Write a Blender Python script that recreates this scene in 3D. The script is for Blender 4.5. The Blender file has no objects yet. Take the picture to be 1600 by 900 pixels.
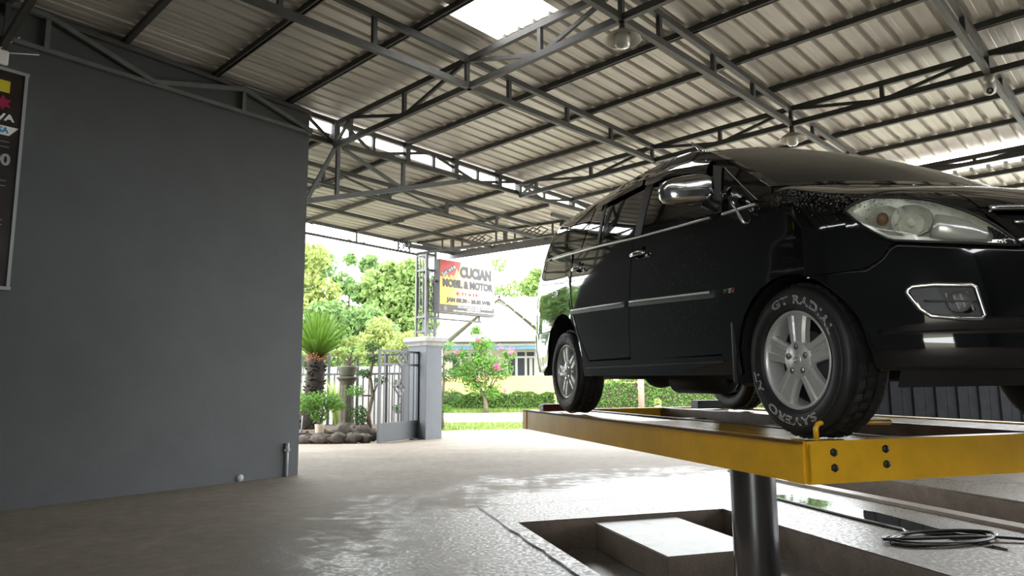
import bpy, math, random
import numpy as np
from math import sin, cos, pi, radians, atan2, hypot, sqrt
from mathutils import Matrix, Vector

SC = bpy.context.scene
COL = SC.collection

# ------------------------------------------------------------------ camera
CAM_H = 1.25
PITCH, ROLL = radians(7.76), radians(0.4)
fwd = Vector((0, cos(PITCH), sin(PITCH)))
r0 = Vector((1, 0, 0)); u0 = r0.cross(fwd)
right = r0 * cos(ROLL) - u0 * sin(ROLL)
up = u0 * cos(ROLL) + r0 * sin(ROLL)
cd = bpy.data.cameras.new('camera'); cam = bpy.data.objects.new('camera', cd); COL.objects.link(cam)
cd.sensor_fit = 'HORIZONTAL'; cd.sensor_width = 36.0; cd.lens = 36.0 * 1090 / 1600
cd.clip_start = 0.05; cd.clip_end = 600
mw = Matrix((right, up, -fwd)).transposed().to_4x4(); mw.translation = (0, 0, CAM_H)
cam.matrix_world = mw
SC.camera = cam

# ------------------------------------------------------------------ sky and exposure
world = bpy.data.worlds.new('overcast_sky'); SC.world = world; world.use_nodes = True
wn = world.node_tree.nodes; wl = world.node_tree.links
wn.clear()
wo = wn.new('ShaderNodeOutputWorld'); bg = wn.new('ShaderNodeBackground')
tc = wn.new('ShaderNodeTexCoord'); sx_ = wn.new('ShaderNodeSeparateXYZ'); ramp = wn.new('ShaderNodeValToRGB')
wl.new(tc.outputs['Generated'], sx_.inputs[0]); wl.new(sx_.outputs['Z'], ramp.inputs[0])
ramp.color_ramp.elements[0].position = 0.0; ramp.color_ramp.elements[0].color = (0.93, 0.97, 1.0, 1)
ramp.color_ramp.elements[1].position = 0.9; ramp.color_ramp.elements[1].color = (1.0, 1.0, 1.0, 1)
wl.new(ramp.outputs[0], bg.inputs[0]); wl.new(bg.outputs[0], wo.inputs[0])
bg.inputs[1].default_value = 7.0
SC.view_settings.view_transform = 'Standard'; SC.view_settings.look = 'None'
SC.view_settings.exposure = 0.58; SC.view_settings.gamma = 1.0; SC.view_settings.use_curve_mapping = False

# ------------------------------------------------------------------ helpers
random.seed(7); RNG = np.random.default_rng(7)
WM = {}

class MB:
    """collects shapes (through the frame T) that become ONE mesh"""
    def __init__(s, T=None): s.v = []; s.f = []; s.sm = []; s.T = T
    def add(s, vs, fs, smooth=False):
        b = len(s.v)
        if s.T is not None: vs = [s.T @ Vector(v) for v in vs]
        s.v += [tuple(v) for v in vs]; s.f += [tuple(i + b for i in f) for f in fs]; s.sm += [smooth] * len(fs)
        return s
    def box(s, c, d, R=None):
        x, y, z = d[0] / 2, d[1] / 2, d[2] / 2
        vs = [Vector((i * x, j * y, k * z)) for i in (-1, 1) for j in (-1, 1) for k in (-1, 1)]
        if R is not None: vs = [R @ v for v in vs]
        c = Vector(c)
        return s.add([v + c for v in vs], [(0, 1, 3, 2), (4, 6, 7, 5), (0, 4, 5, 1), (2, 3, 7, 6), (0, 2, 6, 4), (1, 5, 7, 3)])
    def beam(s, p, q, w, h, upv=(0, 0, 1)):
        p, q = Vector(p), Vector(q); d = (q - p).normalized(); u = Vector(upv)
        if abs(d.dot(u)) > .98: u = Vector((1, 0, 0))
        l = u.cross(d).normalized() * (w / 2); t = d.cross(l).normalized() * (h / 2)
        vs = [p - l - t, p + l - t, p + l + t, p - l + t, q - l - t, q + l - t, q + l + t, q - l + t]
        return s.add(vs, [(3, 2, 1, 0), (4, 5, 6, 7), (0, 1, 5, 4), (1, 2, 6, 5), (2, 3, 7, 6), (3, 0, 4, 7)])
    def tube(s, pts, r, n=8, caps=True):
        pts = [Vector(p) for p in pts]; rs = r if isinstance(r, (list, tuple)) else [r] * len(pts)
        vs, fs = [], []; ref = None
        for i, p in enumerate(pts):
            d = (pts[min(i + 1, len(pts) - 1)] - pts[max(i - 1, 0)]).normalized()
            if ref is None: ref = Vector((0, 0, 1)) if abs(d.z) < .9 else Vector((1, 0, 0))
            a = d.cross(ref).normalized(); b = d.cross(a).normalized(); ref = b.cross(d).normalized() if False else ref
            for k in range(n):
                t = 2 * pi * k / n; vs.append(p + (a * cos(t) + b * sin(t)) * rs[i])
        for i in range(len(pts) - 1):
            for k in range(n):
                fs.append((i * n + k, i * n + (k + 1) % n, (i + 1) * n + (k + 1) % n, (i + 1) * n + k))
        if caps: fs.append(tuple(range(n))[::-1]); fs.append(tuple((len(pts) - 1) * n + k for k in range(n)))
        return s.add(vs, fs, True)
    def lathe(s, prof, n=24, R=None, c=(0, 0, 0), smooth=True, a0=0.0, a1=2 * pi):
        """profile of (radius, height) about z"""
        vs, fs = [], []; m = len(prof); full = abs(a1 - a0 - 2 * pi) < 1e-6; N = n if full else n + 1
        for k in range(N):
            t = a0 + (a1 - a0) * k / n
            for r, h in prof:
                v = Vector((r * cos(t), r * sin(t), h)); v = R @ v if R is not None else v
                vs.append(v + Vector(c))
        for k in range(n):
            for i in range(m - 1):
                a = k * m + i; b = ((k + 1) % N) * m + i
                fs.append((a, b, b + 1, a + 1))
        return s.add(vs, fs, smooth)
    def grid(s, fn, nu, nv, smooth=True):
        vs = [fn(i / nu, j / nv) for j in range(nv + 1) for i in range(nu + 1)]
        fs = [(j * (nu + 1) + i, j * (nu + 1) + i + 1, (j + 1) * (nu + 1) + i + 1, (j + 1) * (nu + 1) + i) for j in range(nv) for i in range(nu)]
        return s.add(vs, fs, smooth)
    def prism(s, poly, fr, depth):
        """2-D polygon extruded by depth; fr(x, y, w) places a point"""
        n = len(poly)
        vs = [fr(x, y, 0) for x, y in poly] + [fr(x, y, depth) for x, y in poly]
        return s.add(vs, [tuple(range(n))[::-1], tuple(range(n, 2 * n))] + [(i, (i + 1) % n, (i + 1) % n + n, i + n) for i in range(n)])
    def blob(s, c, r, n=10, m=7, jit=0.0, flat=1.0, seed=0):
        rg = random.Random(seed); c = Vector(c); vs = []; fs = []
        rx, ry, rz = r if isinstance(r, (list, tuple)) else (r, r, r)
        for j in range(m + 1):
            t = pi * j / m
            for i in range(n):
                p = 2 * pi * i / n; k = 1 + rg.uniform(-jit, jit)
                vs.append(c + Vector((rx * sin(t) * cos(p) * k, ry * sin(t) * sin(p) * k, rz * cos(t) * k)))
        for j in range(m):
            for i in range(n):
                fs.append((j * n + i, (j + 1) * n + i, (j + 1) * n + (i + 1) % n, j * n + (i + 1) % n))
        return s.add(vs, fs, True)

def link(o): COL.objects.link(o); return o

def tag(o, label=None, cat=None, group=None, kind=None):
    if label: o['label'] = label
    if cat: o['category'] = cat
    if group: o['group'] = group
    if kind: o['kind'] = kind
    return o

def empty(name, M, label=None, cat=None, group=None, kind=None):
    o = link(bpy.data.objects.new(name, None)); o.empty_display_size = .2
    if not isinstance(M, Matrix): M = Matrix.Translation(M)
    o.matrix_world = M; WM[o.name] = M.copy()
    return tag(o, label, cat, group, kind)

def obj(name, mb, mat, parent=None, label=None, cat=None, group=None, kind=None, bevel=0):
    me = bpy.data.meshes.new(name)
    V = np.array(mb.v, dtype=float).reshape(-1, 3)
    o = bpy.data.objects.new(name, me)
    if parent is not None:
        Mi = np.array(WM[parent.name].inverted()); V = V @ Mi[:3, :3].T + Mi[:3, 3]
        o.parent = parent; WM[o.name] = WM[parent.name].copy()
    else:
        c = (V.min(0) + V.max(0)) / 2; c[2] = V[:, 2].min(); V = V - c; o.location = c
        WM[o.name] = Matrix.Translation(c)
    me.from_pydata(V.tolist(), [], mb.f); me.polygons.foreach_set('use_smooth', mb.sm)
    if mat is not None: me.materials.append(mat)
    link(o)
    if bevel:
        b = o.modifiers.new('bevel', 'BEVEL'); b.width = bevel; b.segments = 2; b.limit_method = 'ANGLE'; b.angle_limit = radians(40)
    return tag(o, label, cat, group, kind)

def copy_tree(o, parent=None, M=None):
    """a copy of a thing with copies of its parts and sub-parts (mesh data shared)"""
    c = o.copy(); link(c)
    if parent is not None: c.parent = parent
    if M is not None: c.matrix_local = M; WM[c.name] = M.copy() if parent is None else WM[parent.name] @ M
    for ch in list(o.children): copy_tree(ch, c)
    return c

def inst(src, parent, M):
    """another piece that shares src's mesh, placed by M in its parent's frame"""
    c = src.copy(); link(c); c.parent = parent; c.matrix_local = M; return c

def autosmooth(o, ang=35):
    try:
        me = o.data; me.set_sharp_from_angle(angle=radians(ang))
    except Exception: pass
    return o

# frames: the car park's roof frame (a along the wall, b towards the street), the car's frame
TB = radians(44.3)
AV = Vector((sin(TB), cos(TB), 0)); BV = Vector((-cos(TB), sin(TB), 0))
FB = Matrix((AV, BV, (0, 0, 1))).transposed().to_4x4()
CA = radians(-16.75)
FX = Vector((-sin(CA), -cos(CA), 0)); FY = Vector((cos(CA), -sin(CA), 0))
LIFT_Z = 1.015
LC = Vector((1.1506, 2.7878, 0))                                   # ground point below the lift's near corner
FL = Matrix((FX, FY, (0, 0, 1))).transposed().to_4x4(); FL.translation = LC     # lift frame: x to the front, y to the far side
FC = FL @ Matrix.Translation((-.2, .975, LIFT_Z))                 # car frame: front axle centre on the lift's deck

def ground_z(y):
    t = min(max((y - 11.5) / 6.5, 0), 1); t = t * t * (3 - 2 * t)
    return -.17 * t - .05 * min(max((y - 18) / 5, 0), 1)

# ------------------------------------------------------------------ materials
def nt(m): return m.node_tree.nodes, m.node_tree.links

def mat(name, col, rough=.6, metal=0.0, var=.0, scale=6.0, bump=0.0, bscale=60.0, spec=.5, coat=0.0, isl=0.0, trans=0.0, stretch=None, col2=None, lo=.35, hi=.65, rvar=0.0):
    m = bpy.data.materials.new(name); m.use_nodes = True; n, l = nt(m); b = n['Principled BSDF']
    b.inputs['Base Color'].default_value = (*col, 1); b.inputs['Roughness'].default_value = rough; b.inputs['Metallic'].default_value = metal
    b.inputs['Specular IOR Level'].default_value = spec; b.inputs['Coat Weight'].default_value = coat; b.inputs['Coat Roughness'].default_value = .03
    tcn = n.new('ShaderNodeTexCoord'); vec = tcn.outputs['Object']
    if stretch:
        mp = n.new('ShaderNodeMapping'); mp.inputs['Scale'].default_value = stretch; l.new(vec, mp.inputs[0]); vec = mp.outputs[0]
    last = None
    if var or col2:
        no = n.new('ShaderNodeTexNoise'); no.inputs['Scale'].default_value = scale; no.inputs['Detail'].default_value = 6; no.inputs['Roughness'].default_value = .6
        l.new(vec, no.inputs['Vector'])
        r = n.new('ShaderNodeValToRGB'); r.color_ramp.elements[0].position = lo; r.color_ramp.elements[1].position = hi
        c0 = tuple(c * (1 - var) for c in col); c1 = col2 if col2 else tuple(min(c * (1 + var), 1) for c in col)
        r.color_ramp.elements[0].color = (*(col if col2 else c0), 1); r.color_ramp.elements[1].color = (*c1, 1)
        l.new(no.outputs['Fac'], r.inputs[0]); last = r.outputs[0]
        if rvar:
            mr = n.new('ShaderNodeMapRange'); mr.inputs['From Min'].default_value = .3; mr.inputs['From Max'].default_value = .7
            mr.inputs['To Min'].default_value = max(rough - rvar, .02); mr.inputs['To Max'].default_value = min(rough + rvar, 1)
            l.new(no.outputs['Fac'], mr.inputs[0]); l.new(mr.outputs[0], b.inputs['Roughness'])
    if isl:
        g = n.new('ShaderNodeNewGeometry'); hs = n.new('ShaderNodeHueSaturation')
        mr = n.new('ShaderNodeMapRange'); mr.inputs['To Min'].default_value = 1 - isl; mr.inputs['To Max'].default_value = 1 + isl
        l.new(g.outputs['Random Per Island'], mr.inputs[0]); l.new(mr.outputs[0], hs.inputs['Value'])
        mr2 = n.new('ShaderNodeMapRange'); mr2.inputs['To Min'].default_value = .5 - isl * .06; mr2.inputs['To Max'].default_value = .5 + isl * .03
        l.new(g.outputs['Random Per Island'], mr2.inputs[0]); l.new(mr2.outputs[0], hs.inputs['Hue'])
        if last is not None: l.new(last, hs.inputs['Color'])
        else: hs.inputs['Color'].default_value = (*col, 1)
        last = hs.outputs[0]
    if last is not None: l.new(last, b.inputs['Base Color'])
    if bump:
        nb = n.new('ShaderNodeTexNoise'); nb.inputs['Scale'].default_value = bscale; nb.inputs['Detail'].default_value = 5
        l.new(vec, nb.inputs['Vector']); bp = n.new('ShaderNodeBump'); bp.inputs['Strength'].default_value = bump; bp.inputs['Distance'].default_value = .01
        l.new(nb.outputs['Fac'], bp.inputs['Height']); l.new(bp.outputs[0], b.inputs['Normal'])
    if trans:                                                     # light passes through leaves and thin sheets
        out = n['Material Output']; mx = n.new('ShaderNodeMixShader'); tr = n.new('ShaderNodeBsdfTranslucent')
        mx.inputs[0].default_value = trans; l.new(b.outputs[0], mx.inputs[1]); l.new(tr.outputs[0], mx.inputs[2]); l.new(mx.outputs[0], out.inputs[0])
        if last is not None: l.new(last, tr.inputs[0])
        else: tr.inputs[0].default_value = (*col, 1)
    return m

def concrete(name, dry, wet, centre=None, rad=1.0, dark=.5):
    """cement with stains; wet (dark and glossy) inside a patch with a ragged edge given in world metres"""
    m = bpy.data.materials.new(name); m.use_nodes = True; n, l = nt(m); b = n['Principled BSDF']
    g = n.new('ShaderNodeNewGeometry'); P = g.outputs['Position']
    def noise(sc, det=6, ro=.6):
        x = n.new('ShaderNodeTexNoise'); x.inputs['Scale'].default_value = sc; x.inputs['Detail'].default_value = det; x.inputs['Roughness'].default_value = ro
        l.new(P, x.inputs['Vector']); return x.outputs['Fac']
    n1, n2, n3 = noise(.9), noise(7), noise(60, 3)
    r = n.new('ShaderNodeValToRGB'); r.color_ramp.elements[0].position = .3; r.color_ramp.elements[1].position = .72
    r.color_ramp.elements[0].color = (*[c * .62 for c in dry], 1); r.color_ramp.elements[1].color = (*[c * 1.25 for c in dry], 1)
    mxn = n.new('ShaderNodeMath'); mxn.operation = 'MULTIPLY_ADD'; l.new(n2, mxn.inputs[0]); mxn.inputs[1].default_value = .5
    hf = n.new('ShaderNodeMath'); hf.operation = 'MULTIPLY'; hf.inputs[1].default_value = .5; l.new(n1, hf.inputs[0]); l.new(hf.outputs[0], mxn.inputs[2])
    l.new(mxn.outputs[0], r.inputs[0])
    sp = n.new('ShaderNodeMapRange'); sp.inputs['From Min'].default_value = .35; sp.inputs['From Max'].default_value = .65; sp.inputs['To Min'].default_value = .86; sp.inputs['To Max'].default_value = 1.1
    l.new(n3, sp.inputs[0])
    m1 = n.new('ShaderNodeVectorMath'); m1.operation = 'SCALE'; l.new(r.outputs[0], m1.inputs[0]); l.new(sp.outputs[0], m1.inputs['Scale'])
    if centre is None:
        w = None; l.new(m1.outputs[0], b.inputs['Base Color']); b.inputs['Roughness'].default_value = wet
    else:
        d = n.new('ShaderNodeVectorMath'); d.operation = 'SUBTRACT'; l.new(P, d.inputs[0]); d.inputs[1].default_value = centre
        sc = n.new('ShaderNodeMapping'); sc.vector_type = 'POINT'; sc.inputs['Rotation'].default_value = (0, 0, -atan2(FX.y, FX.x)); l.new(d.outputs[0], sc.inputs[0])
        sc2 = n.new('ShaderNodeVectorMath'); sc2.operation = 'MULTIPLY'; l.new(sc.outputs[0], sc2.inputs[0]); sc2.inputs[1].default_value = (1 / rad[0], 1 / rad[1], 0)
        ln = n.new('ShaderNodeVectorMath'); ln.operation = 'LENGTH'; l.new(sc2.outputs[0], ln.inputs[0])
        ad = n.new('ShaderNodeMath'); ad.operation = 'MULTIPLY_ADD'; l.new(n1, ad.inputs[0]); ad.inputs[1].default_value = .9; l.new(ln.outputs['Value'], ad.inputs[2])
        ad2 = n.new('ShaderNodeMath'); ad2.operation = 'MULTIPLY_ADD'; l.new(n2, ad2.inputs[0]); ad2.inputs[1].default_value = .7; l.new(ad.outputs[0], ad2.inputs[2])
        wm = n.new('ShaderNodeMapRange'); wm.interpolation_type = 'SMOOTHSTEP'; wm.inputs['From Min'].default_value = 1.62; wm.inputs['From Max'].default_value = 1.95; wm.inputs['To Min'].default_value = 1; wm.inputs['To Max'].default_value = 0
        l.new(ad2.outputs[0], wm.inputs[0]); w = wm.outputs[0]
        mc = n.new('ShaderNodeMix'); mc.data_type = 'RGBA'; l.new(w, mc.inputs['Factor']); l.new(m1.outputs[0], mc.inputs['A'])
        dk = n.new('ShaderNodeVectorMath'); dk.operation = 'SCALE'; dk.inputs['Scale'].default_value = dark; l.new(m1.outputs[0], dk.inputs[0]); l.new(dk.outputs[0], mc.inputs['B'])
        l.new(mc.outputs['Result'], b.inputs['Base Color'])
        pr = n.new('ShaderNodeMapRange'); pr.inputs['From Min'].default_value = .42; pr.inputs['From Max'].default_value = .6; pr.inputs['To Min'].default_value = wet; pr.inputs['To Max'].default_value = .50; l.new(noise(32, 4, .6), pr.inputs[0])
        mr = n.new('ShaderNodeMix'); mr.data_type = 'FLOAT'; l.new(w, mr.inputs['Factor']); mr.inputs['A'].default_value = .72; l.new(pr.outputs[0], mr.inputs['B'])
        l.new(mr.outputs['Result'], b.inputs['Roughness'])
    b.inputs['Specular IOR Level'].default_value = .19
    bp = n.new('ShaderNodeBump'); bp.inputs['Strength'].default_value = .35; bp.inputs['Distance'].default_value = .005
    n4 = noise(110, 3, .7); hn = n.new('ShaderNodeMath'); hn.operation = 'MULTIPLY_ADD'; l.new(n2, hn.inputs[0]); hn.inputs[1].default_value = .07; l.new(n4, hn.inputs[2])
    l.new(hn.outputs[0], bp.inputs['Height']); l.new(bp.outputs[0], b.inputs['Normal'])
    if w is not None:
        ms = n.new('ShaderNodeMapRange'); ms.inputs['To Min'].default_value = .35; ms.inputs['To Max'].default_value = .22; l.new(w, ms.inputs[0]); l.new(ms.outputs[0], bp.inputs['Strength'])
    return m

WETC = FL @ Vector((-2.2, 2.9, 0))
M = {}
M['floor'] = concrete('floor_concrete', (.205, .178, .142), .27, tuple(WETC), (4.6, 4.8), .70)
M['pit'] = concrete('pit_concrete', (.19, .15, .12), .45)
M['pit_wet'] = concrete('pit_wet_concrete', (.16, .145, .125), .12)
M['puddle'] = mat('puddle_water', (.03, .03, .028), .03, spec=.5, bump=.04, bscale=18)
M['block_wet'] = mat('block_wet_top', (.15, .145, .12), .38, col2=(.05, .075, .02), scale=4, bump=.05, bscale=50, lo=.50, hi=.62, spec=.15)  # green patches paint reflected foliage into the wet top's colour
M['soil'] = mat('soil', (.06, .045, .03), .95, var=.4, scale=9, bump=.6, bscale=30)
M['grass'] = mat('grass_ground', (.16, .18, .08), .95, var=.35, scale=3, bump=.5, bscale=40)
M['road'] = mat('pale_road', (.42, .41, .38), .9, var=.15, scale=2)
M['blade'] = mat('grass_blades', (.17, .25, .05), .8, isl=.3, trans=.35)
M['wall'] = mat('charcoal_wall_paint', (.072, .076, .078), .62, var=.06, scale=1.6, bump=.12, bscale=45, spec=.35)
M['sheet'] = mat('ribbed_steel_sheet', (.62, .585, .525), .40, metal=.22, var=.08, scale=2.2, stretch=(.35, 3, 1), bump=.03, bscale=9, spec=.5)
M['clear'] = mat('clear_roof_sheet', (.95, .95, .95), .4, trans=.85)
M['steel'] = mat('dark_grey_steel_paint', (.072, .070, .064), .5, var=.18, scale=5, spec=.5)
M['steel2'] = mat('grey_steel_paint', (.125, .130, .130), .5, var=.12, scale=6)
M['fascia'] = mat('fascia_grey', (.16, .16, .175), .6)
M['paint'] = mat('black_car_paint', (.0035, .0037, .0042), .06, spec=.5, coat=1.0)
M['trim'] = mat('black_plastic', (.012, .012, .012), .45)
M['trimg'] = mat('grey_plastic', (.05, .052, .055), .4)
M['under'] = mat('underbody_black', (.008, .008, .008), .6)
M['gap'] = mat('panel_gap_black', (.002, .002, .002), .9)
M['glass'] = mat('tinted_glass', (.004, .005, .006), .02, spec=.7, coat=.6)
M['wglass'] = mat('windscreen_glass', (.022, .023, .023), .10, spec=.6, bump=.16, bscale=90)
M['chrome'] = mat('chrome', (.78, .78, .77), .13, metal=1.0)
M['strip'] = mat('bright_trim', (.80, .80, .79), .28, metal=.55)
M['water'] = mat('water_bead', (.16, .16, .16), .08, spec=.8)
M['alloy'] = mat('silver_alloy', (.56, .56, .54), .34, metal=.4, var=.06, scale=20)
M['alloyd'] = mat('alloy_recess', (.16, .16, .155), .5, metal=.5)
M['rubber'] = mat('tyre_rubber', (.012, .012, .0125), .55, var=.3, scale=14, bump=.08, bscale=90)
M['letter'] = mat('tyre_letters', (.50, .50, .48), .7)
M['lamp_in'] = mat('lamp_reflector', (.78, .78, .74), .22, metal=.6)
M['amber'] = mat('amber_lens', (.24, .13, .075), .3)
M['redl'] = mat('red_lens', (.35, .01, .01), .15, coat=1)
M['red'] = mat('red_paint', (.5, .02, .02), .45)
M['dred'] = mat('dark_red_chock', (.075, .012, .012), .35, var=.3, scale=12)
M['yellow'] = mat('yellow_lift_paint', (.74, .40, .015), .32, var=.10, scale=5, spec=.5, col2=None, bump=.04, bscale=25)
M['yellowd'] = mat('worn_lift_plate', (.34, .21, .035), .24, var=.45, scale=5, stretch=(.5, 4, 1), spec=.35, bump=.12, bscale=30)
M['rust'] = mat('rusty_edge', (.10, .04, .015), .6, var=.5, scale=20)
M['dsteel'] = mat('lift_inner_steel', (.10, .055, .03), .4, var=.4, scale=7)
M['ram'] = mat('oiled_steel_cylinder', (.17, .17, .175), .22, metal=.9, var=.25, scale=3, stretch=(1, 1, .15))
M['hose'] = mat('black_hose', (.006, .006, .006), .4)
M['white'] = mat('white_plastic', (.75, .73, .70), .4)
M['cream'] = mat('cream_enamel', (.52, .48, .40), .4)
M['opal'] = mat('opal_glass', (.78, .76, .70), .12, coat=1)
M['black'] = mat('black_print', (.008, .008, .008), .35)
M['pboard'] = mat('price_board_face', (.006, .006, .007), .3, coat=.4, col2=(.035, .022, .018), scale=1.2)
M['pvc'] = mat('grey_pvc', (.30, .31, .32), .5)
M['pillar'] = mat('pillar_grey_paint', (.135, .147, .165), .7, var=.05, scale=4)
M['cap'] = mat('pillar_cap_paint', (.30, .30, .285), .7, var=.15, scale=6)
M['gate'] = mat('gate_grey_paint', (.030, .034, .039), .45, var=.08, scale=8)
M['pale'] = mat('pale_wall_paint', (.40, .385, .37), .8, var=.08, scale=2)
M['stone'] = mat('garden_rock', (.055, .044, .033), .85, var=.5, scale=7, bump=.8, bscale=12)
M['ped'] = mat('cast_stone', (.075, .066, .045), .85, var=.25, scale=8, bump=.3, bscale=40)
M['pot'] = mat('glazed_bowl', (.11, .11, .085), .5, var=.2, scale=8)
M['wpot'] = mat('cream_pot', (.45, .38, .28), .5)
M['bark'] = mat('bark', (.13, .105, .075), .95, var=.4, scale=12, bump=.7, bscale=20)
M['dbark'] = mat('cycad_trunk', (.018, .014, .010), .95, var=.5, scale=14, bump=.9, bscale=24)
M['brown'] = mat('cycad_crown_scales', (.30, .15, .08), .9, var=.3, scale=20)
def leafm(name, c, isl=.3, tr=.4, r=.5): return mat(name, c, r, isl=isl, trans=tr, spec=.3)
M['leaf1'] = leafm('leaf_broad_pale', (.21, .32, .095)); M['leaf2'] = leafm('leaf_mid', (.145, .25, .08)); M['leaf3'] = leafm('leaf_yellow', (.27, .34, .10))
M['leafd'] = leafm('leaf_dark', (.035, .095, .018), .35, .3); M['leafb'] = leafm('leaf_bright', (.09, .21, .03), .3, .35)
M['leafh'] = leafm('leaf_hedge', (.10, .20, .04), .4, .3); M['frond'] = leafm('cycad_frond', (.085, .17, .02), .2, .45)
M['pink'] = mat('pink_petals', (.75, .10, .25), .6, trans=.3)
M['hwhite'] = mat('pale_roofing', (.62, .62, .62), .7, var=.06, scale=1.5)
M['hyellow'] = mat('yellow_house_paint', (.72, .50, .20), .85, var=.06, scale=1)
M['hwall'] = mat('cream_house_wall', (.62, .58, .48), .85)
M['hblue'] = mat('blue_fascia', (.22, .42, .62), .6)
M['hframe'] = mat('white_window_frame', (.62, .60, .56), .6)
M['hglass'] = mat('house_glass', (.05, .06, .065), .08, spec=.6)
M['curt'] = mat('curtain', (.55, .50, .44), .9)
M['timber'] = mat('timber', (.36, .30, .25), .8)
M['dwall'] = mat('dark_corrugated_wall', (.014, .015, .017), .8, spec=.08, var=.2, scale=5)
M['post'] = mat('brown_post', (.24, .16, .12), .8, var=.25, scale=10)
M['sgrey'] = mat('sign_casing', (.075, .08, .09), .5); M['tgrey'] = mat('sign_letter_grey', (.035, .033, .032), .5); M['sband'] = mat('sign_dark_band', (.05, .045, .045), .5)
M['swhite'] = mat('sign_white', (.72, .71, .69), .4)
def sign_mat():
    """printed face: yellow at the left lower side fading to white, red at the upper left corner"""
    m = bpy.data.materials.new('sign_print'); m.use_nodes = True; n, l = nt(m); b = n['Principled BSDF']
    t = n.new('ShaderNodeTexCoord'); s = n.new('ShaderNodeSeparateXYZ'); l.new(t.outputs['Generated'], s.inputs[0])
    nz = n.new('ShaderNodeTexNoise'); nz.inputs['Scale'].default_value = 6; l.new(t.outputs['Generated'], nz.inputs['Vector'])
    a = n.new('ShaderNodeMath'); a.operation = 'MULTIPLY_ADD'; l.new(nz.outputs['Fac'], a.inputs[0]); a.inputs[1].default_value = .35; l.new(s.outputs['X'], a.inputs[2])
    z = n.new('ShaderNodeMath'); z.operation = 'MULTIPLY_ADD'; l.new(s.outputs['Z'], z.inputs[0]); z.inputs[1].default_value = .30; l.new(a.outputs[0], z.inputs[2])
    sc = n.new('ShaderNodeMath'); sc.operation = 'MULTIPLY'; l.new(z.outputs[0], sc.inputs[0]); sc.inputs[1].default_value = .72; z = sc
    r = n.new('ShaderNodeValToRGB'); r.color_ramp.elements[0].position = .50; r.color_ramp.elements[0].color = (.80, .46, .02, 1); r.color_ramp.elements[1].position = .86; r.color_ramp.elements[1].color = (.74, .72, .66, 1)
    l.new(z.outputs[0], r.inputs[0]); l.new(r.outputs[0], b.inputs['Base Color']); b.inputs['Roughness'].default_value = .35
    return m
M['sprint'] = sign_mat()

def text_mesh(txt, size, extrude=.002, outline=0.0, bold=0.0, align='CENTER', spacing=1.0):
    """lettering as triangles/quads in its own xy plane (z up out of the page); returns verts, faces"""
    cu = bpy.data.curves.new('t', 'FONT'); cu.body = txt; cu.size = size; cu.align_x = align; cu.align_y = 'CENTER'; cu.space_character = spacing
    cu.resolution_u = 3
    if outline: cu.fill_mode = 'NONE' if hasattr(cu, 'fill_mode') else cu.fill_mode; cu.bevel_depth = outline; cu.bevel_resolution = 0
    else: cu.extrude = extrude; cu.offset = bold
    o = bpy.data.objects.new('t', cu); COL.objects.link(o)
    dg = bpy.context.evaluated_depsgraph_get(); dg.update()
    me = bpy.data.meshes.new_from_object(o.evaluated_get(dg))
    vs = [Vector(v.co) for v in me.vertices]; fs = [tuple(p.vertices) for p in me.polygons]
    bpy.data.objects.remove(o); bpy.data.curves.remove(cu); bpy.data.meshes.remove(me)
    return vs, fs
# ------------------------------------------------------------------ ground, floor, pits
def box_obj(name, c, d, mt, parent=None, R=None, **k):
    T = k.pop('T', None); mb = MB(T); mb.box(c, d, R); return obj(name, mb, mt, parent, **k)

mb = MB(); mb.grid(lambda u, v: (-150 + 300 * u, -60 + 320 * v, -.34 + .08 * min(1, max(0, (-60 + 320 * v - 15) / 5))), 6, 64, False)
tag(obj('ground', mb, M['grass']), kind='structure')

PIT1 = (-3.92, .30, 0.0, 2.15); PIT2 = (-6.5, .1, 4.05, 5.2)
def steps(a, b, st, extra):
    n = int(round((b - a) / st)); xs = [a + (b - a) * i / n for i in range(n + 1)]
    xs = [x for x in xs if all(abs(x - e) > .12 for e in extra)] + list(extra); return sorted(xs)
J1, J2 = -4.84, -14.2
gx = steps(-19.6, 8, .9, [PIT1[0], PIT1[1], PIT2[0], PIT2[1], J1 - .006, J1 + .006, J2 - .008, J2 + .008])
gy = steps(-15, 16, .9, [PIT1[2], PIT1[3], PIT2[2], PIT2[3]])
mb = MB(); vid = {}; vs = []; fs = []
def fv(i, j):
    if (i, j) not in vid:
        w = FL @ Vector((gx[i], gy[j], 0)); vid[i, j] = len(vs); vs.append((w.x, w.y, ground_z(w.y)))
    return vid[i, j]
for i in range(len(gx) - 1):
    for j in range(len(gy) - 1):
        cx, cy = (gx[i] + gx[i + 1]) / 2, (gy[j] + gy[j + 1]) / 2
        if any(p[0] < cx < p[1] and p[2] < cy < p[3] for p in (PIT1, PIT2)): continue
        if gx[i + 1] - gx[i] < .02 and (cx < -10 or 0 < cy < 8): continue
        fs.append((fv(i, j), fv(i + 1, j), fv(i + 1, j + 1), fv(i, j + 1)))
mb.add(vs, fs)
floor = tag(obj('floor', mb, M['floor']), kind='structure')
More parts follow.
